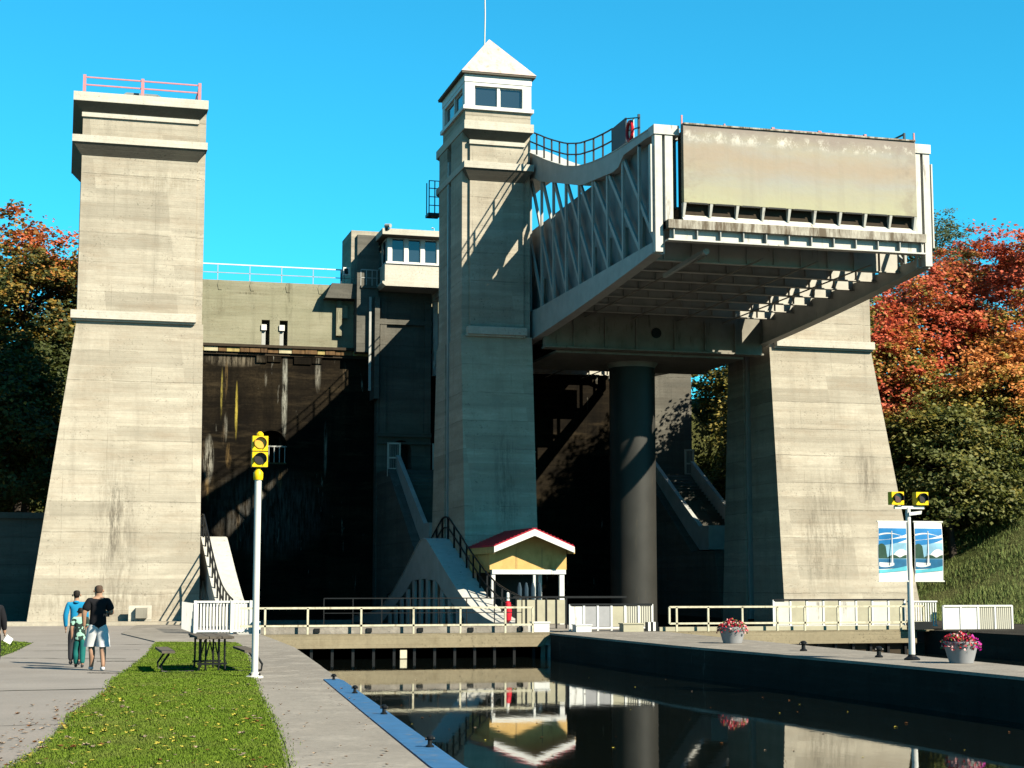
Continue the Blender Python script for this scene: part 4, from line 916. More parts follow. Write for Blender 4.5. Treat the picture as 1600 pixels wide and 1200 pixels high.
# ------------------------------------------------------------------ mooring bollards
def bollard(label, x, y, group, sc_=1.0):
    t = thing('mooring_bollard', label, 'bollard', (x, y, 0), group)
    s = sc_
    o = B().lathe((0, 0, 0), [(.10 * s, .0), (.10 * s, .03 * s), (.055 * s, .06 * s), (.05 * s, .15 * s), (.085 * s, .19 * s), (.085 * s, .24 * s), (.04 * s, .27 * s)], 14).build('stem', 'black', None, True); o.parent = t
    h_ = B().tube([(-.11 * s, 0, .19 * s), (.11 * s, 0, .19 * s)], .035 * s, 8).build('horn', 'black', None, True); h_.parent = t
    return t
pos = [('far end of the blue strip', 5.0, 31.3), ('second farthest one on the blue strip', 4.72, 27.35), ('third one from the far end of the blue strip', 4.36, 22.9), ('nearest one on the blue strip', 3.98, 18.2)]
b0 = bollard('small black mooring bollard, ' + pos[0][0], pos[0][1], pos[0][2], 'mooring bollards on the blue strip', .48)
for (d, x, y) in pos[1:]: copy_thing(b0, (x, y, .02), label='small black mooring bollard, ' + d)
b1 = bollard('black mooring bollard on the pier nearest the far flower pot', 19.43, 41.8, 'mooring bollards on the pier', 1.0)
copy_thing(b1, (19.54, 37.7, 0), label='black mooring bollard on the pier just left of the lamp pole')

# ------------------------------------------------------------------ flower pots
def petals(seed, n, cx, cy, cz, rx, rz, cols):
    r = random.Random(seed); mbs = B()
    for i in range(n):
        a = r.uniform(0, 2 * math.pi); u = r.random() ** .5; z = cz + rz * (1 - u * u) * r.uniform(.3, 1) + r.uniform(-.04, .04); x = cx + rx * u * math.cos(a); y = cy + rx * u * math.sin(a)
        if u > .85: z -= r.uniform(0, .16)
        s = r.uniform(.018, .04); nrm = Vector((r.uniform(-1, 1), r.uniform(-1, .4), r.uniform(.0, 1))).normalized(); e1 = nrm.orthogonal().normalized(); e2 = nrm.cross(e1)
        mbs.cur = cols(x - cx, r); k = 5; ph = r.random() * 6
        P0 = Vector((x, y, z)); mbs.add([P0 + (e1 * math.cos(ph + 2 * math.pi * j / k) + e2 * math.sin(ph + 2 * math.pi * j / k)) * s for j in range(k)], [tuple(range(k))])
    return mbs
M['f_red'] = paint('red_petals', (.60, .03, .06), .6, .3, 20); M['f_mag'] = paint('magenta_petals', (.55, .01, .32), .6, .2, 20)
M['f_pink'] = paint('pale_pink_petals', (.8, .45, .45), .6, .2, 20); M['f_leaf'] = paint('flower_leaves', (.12, .16, .03), .7, .4, 20)
def flowerpot(label, x, y, r, seed, cols):
    t = thing('flower_pot', label, 'flower pot', (x, y, 0))
    part(B().lathe((x, y, 0), [(r * .66, 0), (r * .74, .1), (r * .94, .40), (r * 1.0, .44), (r * 1.0, .49), (r * .9, .49), (r * .88, .43)], 28), 'pot', 'pot', t, True)
    part(B().lathe((x, y, .43), [(r * .87, 0), (r * .8, .03), (.02, .05)], 20), 'soil', 'dirt', t)
    part(petals(seed, 520, x, y, .48, r * 1.12, .24, cols), 'flowers', ['f_red', 'f_mag', 'f_pink', 'f_leaf'], t, kind='stuff')
    return t
flowerpot('grey pot of red and cream petunias beside the right canal railing', 19.85, 47.75, .42, 4, lambda dx, r: r.choice([0, 0, 0, 2, 3]) if dx < .12 else r.choice([3, 3, 2, 0]))
flowerpot('grey pot of crimson and magenta petunias right of the lamp pole', 19.95, 34.5, .40, 9, lambda dx, r: r.choice([0, 0, 0, 3, 2]) if dx < .15 else r.choice([1, 1, 1, 3]))

# ------------------------------------------------------------------ picnic table
pt = thing('picnic_table', 'picnic table with weathered planks and black tube frame on the lawn', 'picnic table', (3.0, 35.3, 0))
for i, x in enumerate((2.70, 2.95, 3.20)): part(B().box(x, x + .235, 34.2, 36.6, .70, .745), 'plank', 'wood', pt)
for x in (2.14, 3.78): part(B().box(x - .13, x + .13, 34.2, 36.6, .42, .465), 'seat_plank', 'wood', pt)
for y in (34.75, 36.0):
    for s in (-1, 1):
        c0 = 3.05
        part(B().tube([(c0 + s * .25, y, .70), (c0 + s * .25, y, .3), (c0 + s * .26, y, .08), (c0 + s * .30, y, .02)], .022, 8), 'leg', 'black', pt, True)
        part(B().tube([(c0 + s * .13, y, .70), (c0 + s * .13, y, .05)], .02, 8), 'leg', 'black', pt, True)
        part(B().tube([(c0 + s * .36, y, .04), (c0 + s * .8, y, .02), (c0 + s * 1.0, y, .04), (c0 + s * 1.02, y, .16), (c0 + s * .86, y, .40)], .022, 8), 'seat_arm', 'black', pt, True)
    part(B().bar((2.75, y, .18), (3.35, y, .18), .04), 'cross_bar', 'black', pt); part(B().bar((2.68, y, .69), (3.45, y, .69), .03), 'cross_bar', 'black', pt)
    part(B().bar((3.0, y, .62), (2.9, y, .2), .025), 'brace', 'black', pt); part(B().bar((3.1, y, .62), (3.2, y, .2), .025), 'brace', 'black', pt)

# ------------------------------------------------------------------ people
def skin_mesh(name, joints, edges, mat, sub=2, root=0):
    me = bpy.data.meshes.new(name); me.from_pydata([j[:3] for j in joints], edges, [])
    bm = bmesh.new(); bm.from_mesh(me); bm.verts.ensure_lookup_table(); ly = bm.verts.layers.skin.verify()
    for v, j in zip(bm.verts, joints):
        r = j[3]; r = r if isinstance(r, tuple) else (r, r)
        v[ly].radius = r; v[ly].use_root = (v.index == root)
    bm.to_mesh(me); bm.free(); me.materials.append(M[mat])
    o = bpy.data.objects.new(name, me); COL.objects.link(o)
    m = o.modifiers.new('skin', 'SKIN'); m.use_smooth_shade = True; m.branch_smoothing = .4
    s_ = o.modifiers.new('sub', 'SUBSURF'); s_.levels = sub; s_.render_levels = sub
    return o
def person(label, x, y, h, yaw, cloth, legs='bare', stride=.12, larm=None, rarm=None, shirt_len=.0, bald=False, hood=False, build=1.0):
    """h is standing height; local -Y is the direction faced; arms are lists of elbow and hand positions in units of height"""
    t = thing('person', label, 'person', (x, y, 0)); t.rotation_euler.z = yaw
    k = h; bw = build
    S = lambda p, r: (p[0] * k, p[1] * k, p[2] * k, r * k * bw if not isinstance(r, tuple) else (r[0] * k * bw, r[1] * k * bw))
    la = larm or [(.135, .01, .64), (.125, -.03, .49)]; ra = rarm or [(-.135, .01, .64), (-.125, -.03, .49)]
    J = [S((0, 0, .52), (.075, .06)), S((0, 0, .60), (.068, .055)), S((0, -.005, .72), (.08, .06)), S((0, 0, .80), (.06, .045)), S((0, 0, .845), .03), S((0, -.012, .885), (.042, .05)), S((0, -.015, .935), (.045, .055)), S((0, -.01, .972), (.03, .035)),
         S((.098, 0, .795), .036), S(la[0], .026), S(la[1], .018), S(tuple(la[1][i] + (la[1][i] - la[0][i]) * .28 for i in range(3)), .016),
         S((-.098, 0, .795), .036), S(ra[0], .026), S(ra[1], .018), S(tuple(ra[1][i] + (ra[1][i] - ra[0][i]) * .28 for i in range(3)), .016),
         S((.05, 0, .48), .052), S((.052, -stride * .4, .27), .033), S((.052, -stride * .4 + .06 * (stride > .1), .2), .032), S((.05, -stride * .3, .045), .02), S((.05, -stride * .3 - .07, .018), .017),
         S((-.05, 0, .48), .052), S((-.052, stride * .3, .27), .033), S((-.052, stride * .45, .2), .032), S((-.05, stride * .7, .06), .02), S((-.05, stride * .6 - .05, .018), .017)]
    E_ = [(0, 1), (1, 2), (2, 3), (3, 4), (4, 5), (5, 6), (6, 7), (3, 8), (8, 9), (9, 10), (10, 11), (3, 12), (12, 13), (13, 14), (14, 15), (0, 16), (16, 17), (17, 18), (18, 19), (19, 20), (0, 21), (21, 22), (22, 23), (23, 24), (24, 25)]
    body = skin_mesh('body', J, E_, 'skin'); body.parent = t
    def ext(p, dr): return (p[0], p[1], p[2], (p[3][0] + dr * k, p[3][1] + dr * k) if isinstance(p[3], tuple) else p[3] + dr * k)
    # top
    slv = cloth.get('sleeve', .55)
    def lerp(a, b, u): 
        q = tuple(a[i] + (b[i] - a[i]) * u for i in range(3)); ra_ = a[3] if not isinstance(a[3], tuple) else a[3][0]; rb_ = b[3] if not isinstance(b[3], tuple) else b[3][0]; return (*q, ra_ + (rb_ - ra_) * u)
    hem = .47 - shirt_len
    T = [(0, 0, hem * k, (.10 * k * bw, .078 * k * bw)), ext(J[1], .016), ext(J[2], .014), ext(J[3], .010), (0, 0, .822 * k, .042 * k), ext(J[8], .012)]
    ed = [(0, 1), (1, 2), (2, 3), (3, 4), (3, 5)]
    if slv > 1: T += [ext(J[9], .012), ext(J[10], .010)]; ed += [(5, 6), (6, 7)]; nn = 8
    else: T += [ext(lerp(J[8], J[9], slv + .25), .018)]; ed += [(5, 6)]; nn = 7
    T += [ext(J[12], .012)]; ed += [(3, nn)]
    if slv > 1: T += [ext(J[13], .012), ext(J[14], .010)]; ed += [(nn, nn + 1), (nn + 1, nn + 2)]
    else: T += [ext(lerp(J[12], J[13], slv + .25), .018)]; ed += [(nn, nn + 1)]
    o = skin_mesh('shirt', T, ed, cloth['top']); o.parent = t
    lw = [S((0, 0, .53), (.086, .07)), S((0, 0, .50), (.088, .072))]
    if legs == 'shorts':
        lw += [S((.055, -.01, .42), .075), S((.064, -stride * .35, .275), .078), S((-.055, .01, .42), .075), S((-.064, stride * .25, .275), .078)]; el = [(0, 1), (1, 2), (2, 3), (1, 4), (4, 5)]
    else:
        lw += [ext(J[16], .008), ext(J[17], .014), ext(J[18], .013), ext(J[19], .018), ext(J[21], .008), ext(J[22], .014), ext(J[23], .013), ext(J[24], .016)]; el = [(0, 1), (1, 2), (2, 3), (3, 4), (4, 5), (1, 6), (6, 7), (7, 8), (8, 9)]
    if legs == 'shorts':
        sh = B()
        for sgn, yk in ((1, -stride * .35), (-1, stride * .25)):
            prof_ = [(.035, 0, .535, .060), (.046, 0, .48, .076), (.054, yk * .4, .40, .079), (.060, yk * .8, .33, .080), (.063, yk, .272, .084)]
            n_ = 18; V_ = []; F2 = []
            for (cx_, cy_, cz_, rr0) in prof_:
                for q in range(n_):
                    a_ = 2 * math.pi * q / n_; fold = 1 + .05 * math.sin(5 * a_ + cz_ * 30) * (.54 - cz_) * 4
                    V_.append(((sgn * cx_ + rr0 * bw * .76 * math.cos(a_) * fold) * k, (cy_ + rr0 * bw * .80 * math.sin(a_) * fold) * k, cz_ * k))
            for i_ in range(len(prof_) - 1):
                for q in range(n_): F2.append((i_ * n_ + q, i_ * n_ + (q + 1) % n_, (i_ + 1) * n_ + (q + 1) % n_, (i_ + 1) * n_ + q))
            F2 += [tuple(range(n_))[::-1]]; sh.add(V_, F2)
        o = sh.build('shorts', cloth['bottom'], None, True); o.parent = t
    else:
        o = skin_mesh('trousers', lw, el, cloth['bottom']); o.parent = t
    for (a, b) in ((19, 20), (24, 25)):
        pa, pb = J[a], J[b]; hp = (pa[0], pa[1] + .025 * k, pb[2] + .006 * k, .026 * k)
        o = skin_mesh('shoe', [hp, ((hp[0] + pb[0]) / 2, (hp[1] + pb[1]) / 2, hp[2] + .01 * k, .03 * k), (pb[0], pb[1] - .02 * k, pb[2] + .002 * k, (.026 * k, .02 * k))], [(0, 1), (1, 2)], cloth.get('shoe', 'cloth_grey'), 1); o.parent = t
    if not bald:
        o = skin_mesh('hair', [(0, .020 * k, .872 * k, (.034 * k, .028 * k)), (0, .016 * k, .905 * k, (.046 * k, .044 * k)), (0, .006 * k, .945 * k, (.049 * k, .056 * k)), (0, 0, .972 * k, (.036 * k, .042 * k))], [(0, 1), (1, 2), (2, 3)], cloth.get('hair', 'hairdark'), 2); o.parent = t
    else:
        o = skin_mesh('hair', [(0, .016 * k, .885 * k, (.044 * k, .036 * k)), (0, .018 * k, .925 * k, (.0475 * k, .045 * k))], [(0, 1)], 'hairdark', 2); o.parent = t
    for s in (-1, 1):      # ears
        e = B().lathe((s * .052 * k, .0, .905 * k), [(.004 * k, -.014 * k), (.011 * k, 0), (.004 * k, .016 * k)], 8).build('ear', 'skin', None, True); e.parent = t
    for (hj, ej) in ((11, 10), (15, 14)):     # fingers and thumb
        hd = Vector(J[hj][:3]); d = (hd - Vector(J[ej][:3])).normalized(); sd = d.cross(Vector((0, 1, 0))).normalized() if abs(d.y) < .9 else Vector((1, 0, 0)); nn_ = d.cross(sd)
        for q, ln in enumerate((.030, .036, .034, .027)):
            f0 = hd + nn_ * ((q - 1.5) * .009 * k); o = B().tube([f0 - d * .004 * k, f0 + d * ln * .55 * k, f0 + d * ln * k + sd * .008 * k], [.0052 * k, .005 * k, .004 * k], 6).build('finger', 'skin', None, True); o.parent = t
        o = B().tube([hd - d * .01 * k - nn_ * .012 * k, hd + d * .012 * k - nn_ * .024 * k], [.0062 * k, .005 * k], 6).build('thumb', 'skin', None, True); o.parent = t
    if hood:
        o = skin_mesh('hood', [(0, .03 * k, .80 * k, .05 * k), (0, .035 * k, .84 * k, .045 * k)], [(0, 1)], cloth['top'], 2); o.parent = t
    # face
    for s in (-1, 1):
        e = B().lathe((s * .018 * k, -.060 * k, .925 * k), [(.001, -.004 * k), (.006 * k, 0), (.001, .004 * k)], 8).build('eye', 'hairdark', None, True); e.parent = t
    e = B().tube([(0, -.062 * k, .925 * k), (0, -.074 * k, .905 * k)], [.005 * k, .009 * k], 6).build('nose', 'skin', None, True); e.parent = t
    e = B().box(-.014 * k, .014 * k, -.062 * k, -.056 * k, .885 * k, .889 * k).build('mouth', 'redlens', None); e.parent = t
    return t
man = person('man in black tee shirt and white knee-length shorts walking on the path', .80, 36.2, 1.82, R(180 + 8), dict(top='cloth_black', bottom='cloth_white', sleeve=.6, hair='hairbrown', shoe='cloth_white'), 'shorts', .2, shirt_len=.025,
       rarm=[(.165, .01, .655), (.14, -.10, .60)][:2] and [(-.155, .02, .65), (-.12, -.10, .66)], larm=[(.16, .0, .65), (.15, -.04, .53)], bald=False, build=1.22)
person('older child in bright blue jacket walking beside the man', .38, 38.9, 1.70, R(180), dict(top='cloth_blue', bottom='cloth_grey', sleeve=2), 'trousers', .1, hood=True, build=.92)
kid = person('small child in mint and black patterned top and teal trousers between the walkers', .46, 37.6, 1.32, R(180), dict(top='print', bottom='cloth_teal', sleeve=.6), 'trousers', .12, shirt_len=.06, build=1.15)
person('person in black long-sleeved clothes cut off by the left edge', -1.40, 39.0, 1.6, R(200), dict(top='cloth_black', bottom='cloth_black', sleeve=2), 'trousers', .12, shirt_len=.07, rarm=[(-.15, .0, .62), (-.175, -.03, .47)], build=1.45)
one(B().hexa([(-1.17, 39.08, .54), (-1.02, 39.04, .46), (-.96, 39.08, .56), (-1.10, 39.13, .66)], [(-1.17, 39.13, .56), (-1.02, 39.08, .48), (-.96, 39.13, .58), (-1.10, 39.18, .68)]), 'paper', 'white', 'crumpled white paper held by the person at the left edge', 'paper')
one(B().box(.90, 1.02, 35.78, 35.98, 1.12, 1.18).tube([(.96, 35.76, 1.15), (.96, 35.70, 1.15)], .03, 8), 'camera_case', 'black', 'small black camera held in the hand of the man in white shorts', 'camera')

# ------------------------------------------------------------------ trees
def rand_mesh_quads(name, P_, N_, S_, tint, mats, idx=None):
    n = len(P_); up = np.tile(np.array([[0., 0, 1]]), (n, 1)); a = np.cross(N_, up + rng.normal(0, .4, (n, 3))); a /= np.linalg.norm(a, axis=1)[:, None] + 1e-9; b = np.cross(N_, a)
    a *= S_[:, None]; b *= S_[:, None] * .8
    V = np.empty((n, 4, 3)); V[:, 0] = P_ - a; V[:, 1] = P_ - b * .8; V[:, 2] = P_ + a; V[:, 3] = P_ + b
    me = bpy.data.meshes.new(name); me.vertices.add(4 * n); me.vertices.foreach_set('co', V.reshape(-1)); me.loops.add(4 * n); me.loops.foreach_set('vertex_index', np.arange(4 * n)); me.polygons.add(n)
    me.polygons.foreach_set('loop_start', np.arange(0, 4 * n, 4)); me.polygons.foreach_set('loop_total', np.full(n, 4))
    at = me.attributes.new('tint', 'FLOAT', 'FACE'); at.data.foreach_set('value', tint.astype(np.float32))
    me.update(calc_edges=True)
    for m in mats: me.materials.append(M[m])
    return me
rng = np.random.default_rng(11)
def crown_mesh(name, seed, rx, rz, nclump, nleaf, leaf, cz, mat, conic=0):
    g_ = np.random.default_rng(seed)
    d = g_.normal(0, 1, (nclump, 3)); d /= np.linalg.norm(d, axis=1)[:, None]
    d[:, 2] = np.where(d[:, 2] < -.5, -d[:, 2], d[:, 2])
    lob = 1 + .22 * np.sin(d[:, 0] * 5 + seed) * np.cos(d[:, 1] * 4 + d[:, 2] * 3) + g_.normal(0, .07, nclump)
    rad = lob * g_.uniform(.62, 1.0, nclump) ** .6
    C_ = d * rad[:, None] * np.array([rx, rx, rz]); 
    if conic: f_ = np.clip(1 - (C_[:, 2] + rz) / (2 * rz) * .8, .15, 1); C_[:, :2] *= f_[:, None]
    C_[:, 2] += cz
    cs = g_.uniform(.25, .95, nclump)
    P_ = np.repeat(C_, nleaf, 0) + g_.normal(0, 1, (nclump * nleaf, 3)) * np.repeat(cs, nleaf)[:, None] * np.array([.75, .75, .32])
    N_ = g_.normal(0, .7, P_.shape) + np.array([0, 0, .9]) + np.repeat(d, nleaf, 0) * .5; N_ /= np.linalg.norm(N_, axis=1)[:, None]
    S_ = g_.uniform(.6, 1.2, len(P_)) * leaf
    tint = np.clip(np.repeat(g_.random(nclump), nleaf) * .7 + g_.random(len(P_)) * .3, 0, 1)
    return rand_mesh_quads(name, P_, N_, S_, tint, [mat])
def trunk_mb(seed, h, r, spread):
    g_ = random.Random(seed); mb = B(); pts = [(0, 0, -.8)]; 
    for i in range(1, 7): pts.append((g_.uniform(-.15, .15) * i * .3, g_.uniform(-.15, .15) * i * .3, h * i / 6))
    mb.tube(pts, [r * (1 - .8 * i / 6) for i in range(7)], 8)
    br = B()
    for i in range(12):
        z = h * g_.uniform(.3, .9); a = g_.uniform(0, 6.28); L_ = spread * g_.uniform(.5, .9)
        br.tube([(0, 0, z), (math.cos(a) * L_ * .5, math.sin(a) * L_ * .5, z + L_ * .35), (math.cos(a) * L_, math.sin(a) * L_, z + L_ * .55)], [r * .4, r * .22, r * .06], 6)
    return mb, br
def tree(name, label, x, y, z, seed, rx, rz, cz, mat, nclump=230, nleaf=70, leaf=.17, trunk_h=None, group=None, rot=0, conic=0):
    t = thing(name, label, 'tree', (x, y, z), group); t.rotation_euler.z = rot
    c = bpy.data.objects.new('crown', crown_mesh('crown', seed, rx, rz, int(nclump * 1.7), nleaf, leaf * .8, cz, mat, conic)); COL.objects.link(c); c.parent = t
    tm, br = trunk_mb(seed, trunk_h or cz + rz * .5, rx * .07, rx * .9)
    o = tm.build('trunk', 'bark', None, True); o.parent = t; o = br.build('branches', 'bark', None, True); o.parent = t
    return t
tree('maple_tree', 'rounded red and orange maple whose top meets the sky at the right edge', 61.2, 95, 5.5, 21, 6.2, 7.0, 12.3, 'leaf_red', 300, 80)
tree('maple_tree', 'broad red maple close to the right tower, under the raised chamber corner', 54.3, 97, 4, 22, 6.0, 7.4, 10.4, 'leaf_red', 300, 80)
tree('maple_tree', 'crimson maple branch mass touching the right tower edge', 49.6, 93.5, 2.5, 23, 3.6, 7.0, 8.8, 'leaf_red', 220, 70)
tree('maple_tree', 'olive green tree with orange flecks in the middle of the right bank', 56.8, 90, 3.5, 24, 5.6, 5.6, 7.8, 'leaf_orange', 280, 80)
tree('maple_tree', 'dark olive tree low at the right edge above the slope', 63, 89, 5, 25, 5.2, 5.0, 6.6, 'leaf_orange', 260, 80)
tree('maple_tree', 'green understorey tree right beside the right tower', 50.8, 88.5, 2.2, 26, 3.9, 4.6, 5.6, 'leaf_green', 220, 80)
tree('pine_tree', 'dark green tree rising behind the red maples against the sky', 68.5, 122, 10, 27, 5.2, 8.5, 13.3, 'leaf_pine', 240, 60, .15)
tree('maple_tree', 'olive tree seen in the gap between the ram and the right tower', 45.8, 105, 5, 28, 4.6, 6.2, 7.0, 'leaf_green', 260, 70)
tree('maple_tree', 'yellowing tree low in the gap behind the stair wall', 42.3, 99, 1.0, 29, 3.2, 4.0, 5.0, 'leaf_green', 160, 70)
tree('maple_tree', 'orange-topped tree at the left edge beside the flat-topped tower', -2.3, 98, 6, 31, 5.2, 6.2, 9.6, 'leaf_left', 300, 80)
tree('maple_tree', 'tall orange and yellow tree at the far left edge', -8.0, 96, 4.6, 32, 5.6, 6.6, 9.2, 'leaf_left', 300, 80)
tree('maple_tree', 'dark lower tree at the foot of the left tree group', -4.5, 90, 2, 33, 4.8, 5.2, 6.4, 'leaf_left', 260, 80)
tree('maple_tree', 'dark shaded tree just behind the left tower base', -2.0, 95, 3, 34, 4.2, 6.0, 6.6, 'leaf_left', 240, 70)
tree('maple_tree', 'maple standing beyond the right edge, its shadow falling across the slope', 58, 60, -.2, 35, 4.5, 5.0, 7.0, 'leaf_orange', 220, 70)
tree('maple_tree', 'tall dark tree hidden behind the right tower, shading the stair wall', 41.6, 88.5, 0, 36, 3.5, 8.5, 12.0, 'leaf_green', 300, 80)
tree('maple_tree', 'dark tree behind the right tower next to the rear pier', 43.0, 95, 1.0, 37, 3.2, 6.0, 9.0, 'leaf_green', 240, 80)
# leafless tree against the sky
bt = thing('bare_tree', 'thin leafless tree between the dark green tree and the red maple', 'tree', (68.3, 112, 8))
tb = B(); rb_ = random.Random(5)
tb.tube([(68.3, 112, 6), (68.5, 112, 16), (69.4, 112, 22), (70.6, 112, 27)], [.22, .15, .1, .03], 6); part(tb, 'trunk', 'bark', bt)
tw = B()
for i in range(46):
    u = rb_.uniform(.35, 1); z = 10 + 16 * u; x = 68.4 + max(0, (z - 14)) * .17; a = rb_.uniform(-1, 1); L_ = rb_.uniform(1.2, 3.6) * (1.25 - u * .6)
    dv = Vector((a * .9, rb_.uniform(-.5, .5), rb_.uniform(.5, 1))).normalized(); p = Vector((x, 112, z)); q1 = p + dv * L_ * .5; q2 = q1 + (dv + Vector((rb_.uniform(-.3, .3), 0, .3))).normalized() * L_ * .5
    tw.tube([p, q1, q2], [.05, .035, .012], 5)
part(tw, 'branches', 'bark', bt)

# distant wood behind the bank trees
def wood(name, label, boxes, mat):
    P_ = []; 
    for (x0, x1, y0, y1, z0, z1, n) in boxes:
        c = np.column_stack([rng.uniform(x0, x1, n), rng.uniform(y0, y1, n), rng.uniform(z0, z1, n)]); P_.append((np.repeat(c, 34, 0) + rng.normal(0, 1, (n * 34, 3)) * np.array([1.2, 1.2, .6])))
    P_ = np.concatenate(P_); N_ = rng.normal(0, .7, P_.shape) + np.array([0, 0, .8]); N_ /= np.linalg.norm(N_, axis=1)[:, None]
    me = rand_mesh_quads(name, P_, N_, rng.uniform(.12, .24, len(P_)), rng.random(len(P_)), [mat]); o = bpy.data.objects.new(name, me); COL.objects.link(o); return tag(o, label, 'woodland', None, 'stuff')
wood('woodland', 'dense dark wood filling the bank behind the right-hand maples', [(52, 85, 106, 118, 5, 17, 900)], 'leaf_orange')
wood('woodland', 'dense dark wood filling the bank behind the left-hand trees', [(-20, 6, 106, 116, 8, 19, 620), (-12, 0, 100, 106, 3, 12, 260)], 'leaf_left')
wood('undergrowth', 'low bushes along the foot of the right-hand trees', [(46, 66, 92, 95, 4.0, 7, 260)], 'leaf_green')

# ------------------------------------------------------------------ lawn blades and fallen leaves
def inside(poly, x, y):
    r = np.zeros(len(x), bool); n = len(poly)
    for i in range(n):
        x1, y1 = poly[i]; x2, y2 = poly[(i + 1) % n]
        c = ((y1 > y) != (y2 > y)) & (x < (x2 - x1) * (y - y1) / (y2 - y1 + 1e-12) + x1); r ^= c
    return r
def blades(name, label, poly, n, ymax=None):
    xs_ = [p[0] for p in poly]; ys_ = [p[1] for p in poly]; y0 = max(13, min(ys_)); y1 = max(ys_)
    u = rng.random(n * 2); y = y0 * (y1 / y0) ** u          # denser near the camera
    x = rng.uniform(min(xs_) - .05, max(xs_) + .05, n * 2); jx = x + rng.normal(0, .06, len(x)); k = inside(poly, jx, y) & (x > -6); x, y = x[k][:n], y[k][:n]; n = len(x)
    a = rng.uniform(0, 6.28, n); hgt = rng.uniform(.014, .036, n); wd = .003 + .0005 * (y - 13); ln = rng.uniform(.0, .035, n)
    V = np.empty((n, 3, 3)); ca, sa = np.cos(a), np.sin(a)
    V[:, 0] = np.column_stack([x - ca * wd, y - sa * wd, np.full(n, .018)]); V[:, 1] = np.column_stack([x + ca * wd, y + sa * wd, np.full(n, .018)]); V[:, 2] = np.column_stack([x + sa * ln, y - ca * ln, .018 + hgt])
    me = bpy.data.meshes.new(name); me.vertices.add(3 * n); me.vertices.foreach_set('co', V.reshape(-1)); me.loops.add(3 * n); me.loops.foreach_set('vertex_index', np.arange(3 * n)); me.polygons.add(n)
    me.polygons.foreach_set('loop_start', np.arange(0, 3 * n, 3)); me.polygons.foreach_set('loop_total', np.full(n, 3)); at = me.attributes.new('tint', 'FLOAT', 'FACE'); at.data.foreach_set('value', rng.random(n).astype(np.float32))
    me.update(calc_edges=True); me.materials.append(M['blade']); o = bpy.data.objects.new(name, me); COL.objects.link(o); return tag(o, label, 'grass', None, 'stuff')
blades('grass', 'mown green grass of the lawn strip beside the canal walk', LAWN, 340000)
blades('grass', 'mown grass patch at the left edge beside the path', LAWN2, 20000)
M['lf_y'] = paint('yellow_fallen_leaf', (.62, .52, .08), .7, .3, 30); M['lf_b'] = paint('brown_fallen_leaf', (.25, .10, .03), .8, .3, 30); M['lf_p'] = paint('pale_fallen_leaf', (.45, .33, .24), .8, .3, 30)
star = [(1, 0), (.45, .2), (.62, .75), (.2, .48), (-.05, .95), (-.22, .45), (-.75, .55), (-.5, .05), (-.8, -.5), (-.22, -.45), (-.05, -.95), (.2, -.48), (.62, -.75), (.45, -.2)]
def litter(name, label, spots, zc_):
    r = random.Random(12); mb = B()
    for (x, y, s, c, z) in spots:
        mb.cur = c; a = r.uniform(0, 6.28); tx, ty = r.uniform(-.5, .5), r.uniform(-.7, .4)
        mb.add([(x, y, z)] + [(x + s * (p * math.cos(a) - q * math.sin(a)), y + s * (p * math.sin(a) + q * math.cos(a)), z + .004 + s * abs(p * tx + q * ty)) for p, q in star], [(0, i + 1, (i + 1) % 14 + 1) for i in range(14)])
    o = mb.mesh(name, ['lf_y', 'lf_b', 'lf_p']); o = bpy.data.objects.new(name, o); COL.objects.link(o); return tag(o, label, 'leaves', None, 'stuff')
r = random.Random(8); spots = []
for i in range(430):
    y = 14 + 16 * r.random() ** 1.8; xl = np.interp(y, [12, 16.5, 18.6, 23.8, 29.3, 35], [-1.2, -.55, -.2, .2, .86, 1.4]); xr_ = np.interp(y, [12, 16.7, 23.1, 32.5], [1.6, 2.2, 2.8, 3.6]); u = r.random()
    x = xl + (xr_ - xl) * (u ** 1.5)
    spots.append((x, y, r.uniform(.018, .06), r.choice([0, 0, 0, 1, 2]), .06))
for i in range(260):
    y = 14 + 13 * r.random() ** 1.6; xl = np.interp(y, [12, 16.5, 18.6, 23.8, 29.3], [-1.2, -.55, -.2, .2, .86]); x = xl - abs(r.gauss(0, .55)) + .1
    spots.append((x, y, r.uniform(.015, .05), r.choice([2, 2, 1, 2]), .012))
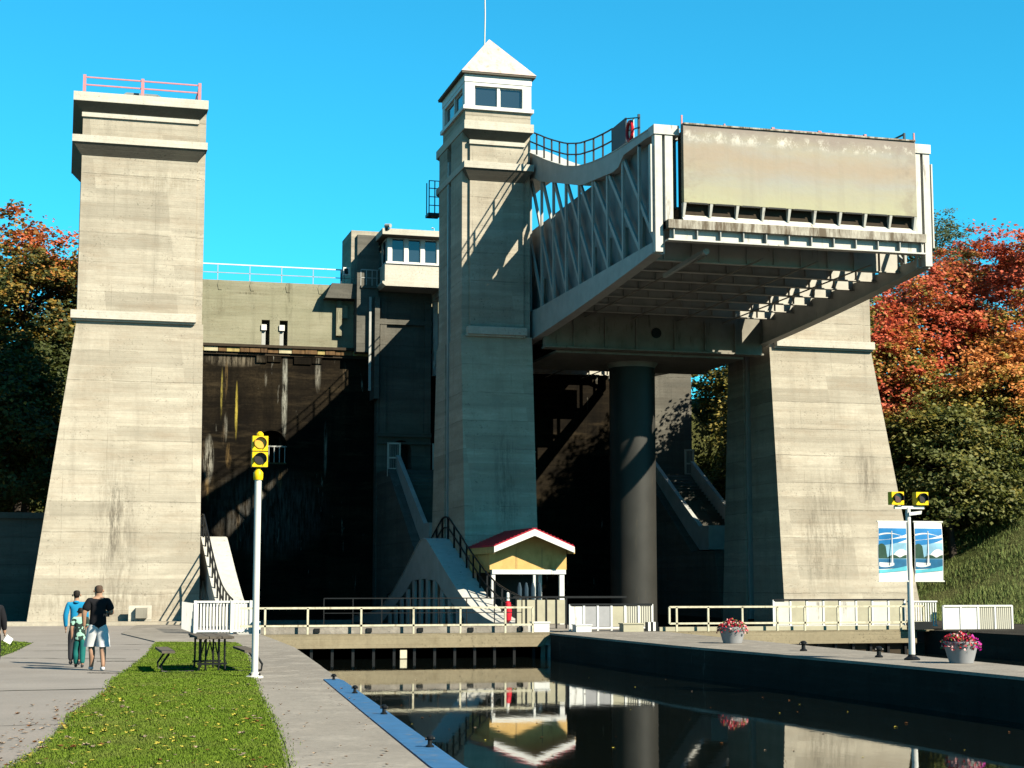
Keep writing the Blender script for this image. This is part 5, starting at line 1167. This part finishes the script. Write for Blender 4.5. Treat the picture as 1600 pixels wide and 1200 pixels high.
for i in range(60):
    y = 16 + 16 * r.random() ** 1.4; x = r.uniform(np.interp(y, [16, 32], [2.2, 3.7]), np.interp(y, [16, 32], [3.6, 5.0])); spots.append((x, y, r.uniform(.012, .035), r.choice([1, 2, 2]), .03))
sp2 = [(r.uniform(6, 17), 17 + 30 * r.random() ** 1.5, r.uniform(.015, .045), r.choice([0, 1, 1, 2]), WZ + .003) for _ in range(110)]
litter('floating_leaves', 'small leaves floating on the dark canal water', sp2, 0)
litter('fallen_leaves', 'yellow and brown maple leaves scattered over the lawn and the path edge', spots, 0)
# weeds on the right slope
def tufts():
    n = 90000; x = rng.uniform(42, 74, n); y = rng.uniform(63, 92, n); z = hill_h(x, y)
    a = rng.uniform(0, 6.28, n); hgt = rng.uniform(.08, .32, n); wd = rng.uniform(.012, .03, n); ca, sa = np.cos(a), np.sin(a); ln = rng.uniform(0, .18, n)
    V = np.empty((n, 3, 3)); V[:, 0] = np.column_stack([x - ca * wd, y - sa * wd, z - .02]); V[:, 1] = np.column_stack([x + ca * wd, y + sa * wd, z - .02]); V[:, 2] = np.column_stack([x + sa * ln, y - ca * ln, z + hgt])
    me = bpy.data.meshes.new('rough_grass'); me.vertices.add(3 * n); me.vertices.foreach_set('co', V.reshape(-1)); me.loops.add(3 * n); me.loops.foreach_set('vertex_index', np.arange(3 * n)); me.polygons.add(n)
    me.polygons.foreach_set('loop_start', np.arange(0, 3 * n, 3)); me.polygons.foreach_set('loop_total', np.full(n, 3)); at = me.attributes.new('tint', 'FLOAT', 'FACE'); at.data.foreach_set('value', rng.random(n).astype(np.float32))
    me.update(calc_edges=True); me.materials.append(M['tuft']); o = bpy.data.objects.new('rough_grass', me); COL.objects.link(o); tag(o, 'long rough grass covering the slope at the right edge', 'grass', None, 'stuff')
k = NT('rough_grass_blades'); at_ = k.n('ShaderNodeAttribute', attribute_name='tint'); M['tuft'] = k.out(k.mix(at_.outputs['Fac'], (.10, .17, .03), (.22, .25, .07)), .9)
tufts()
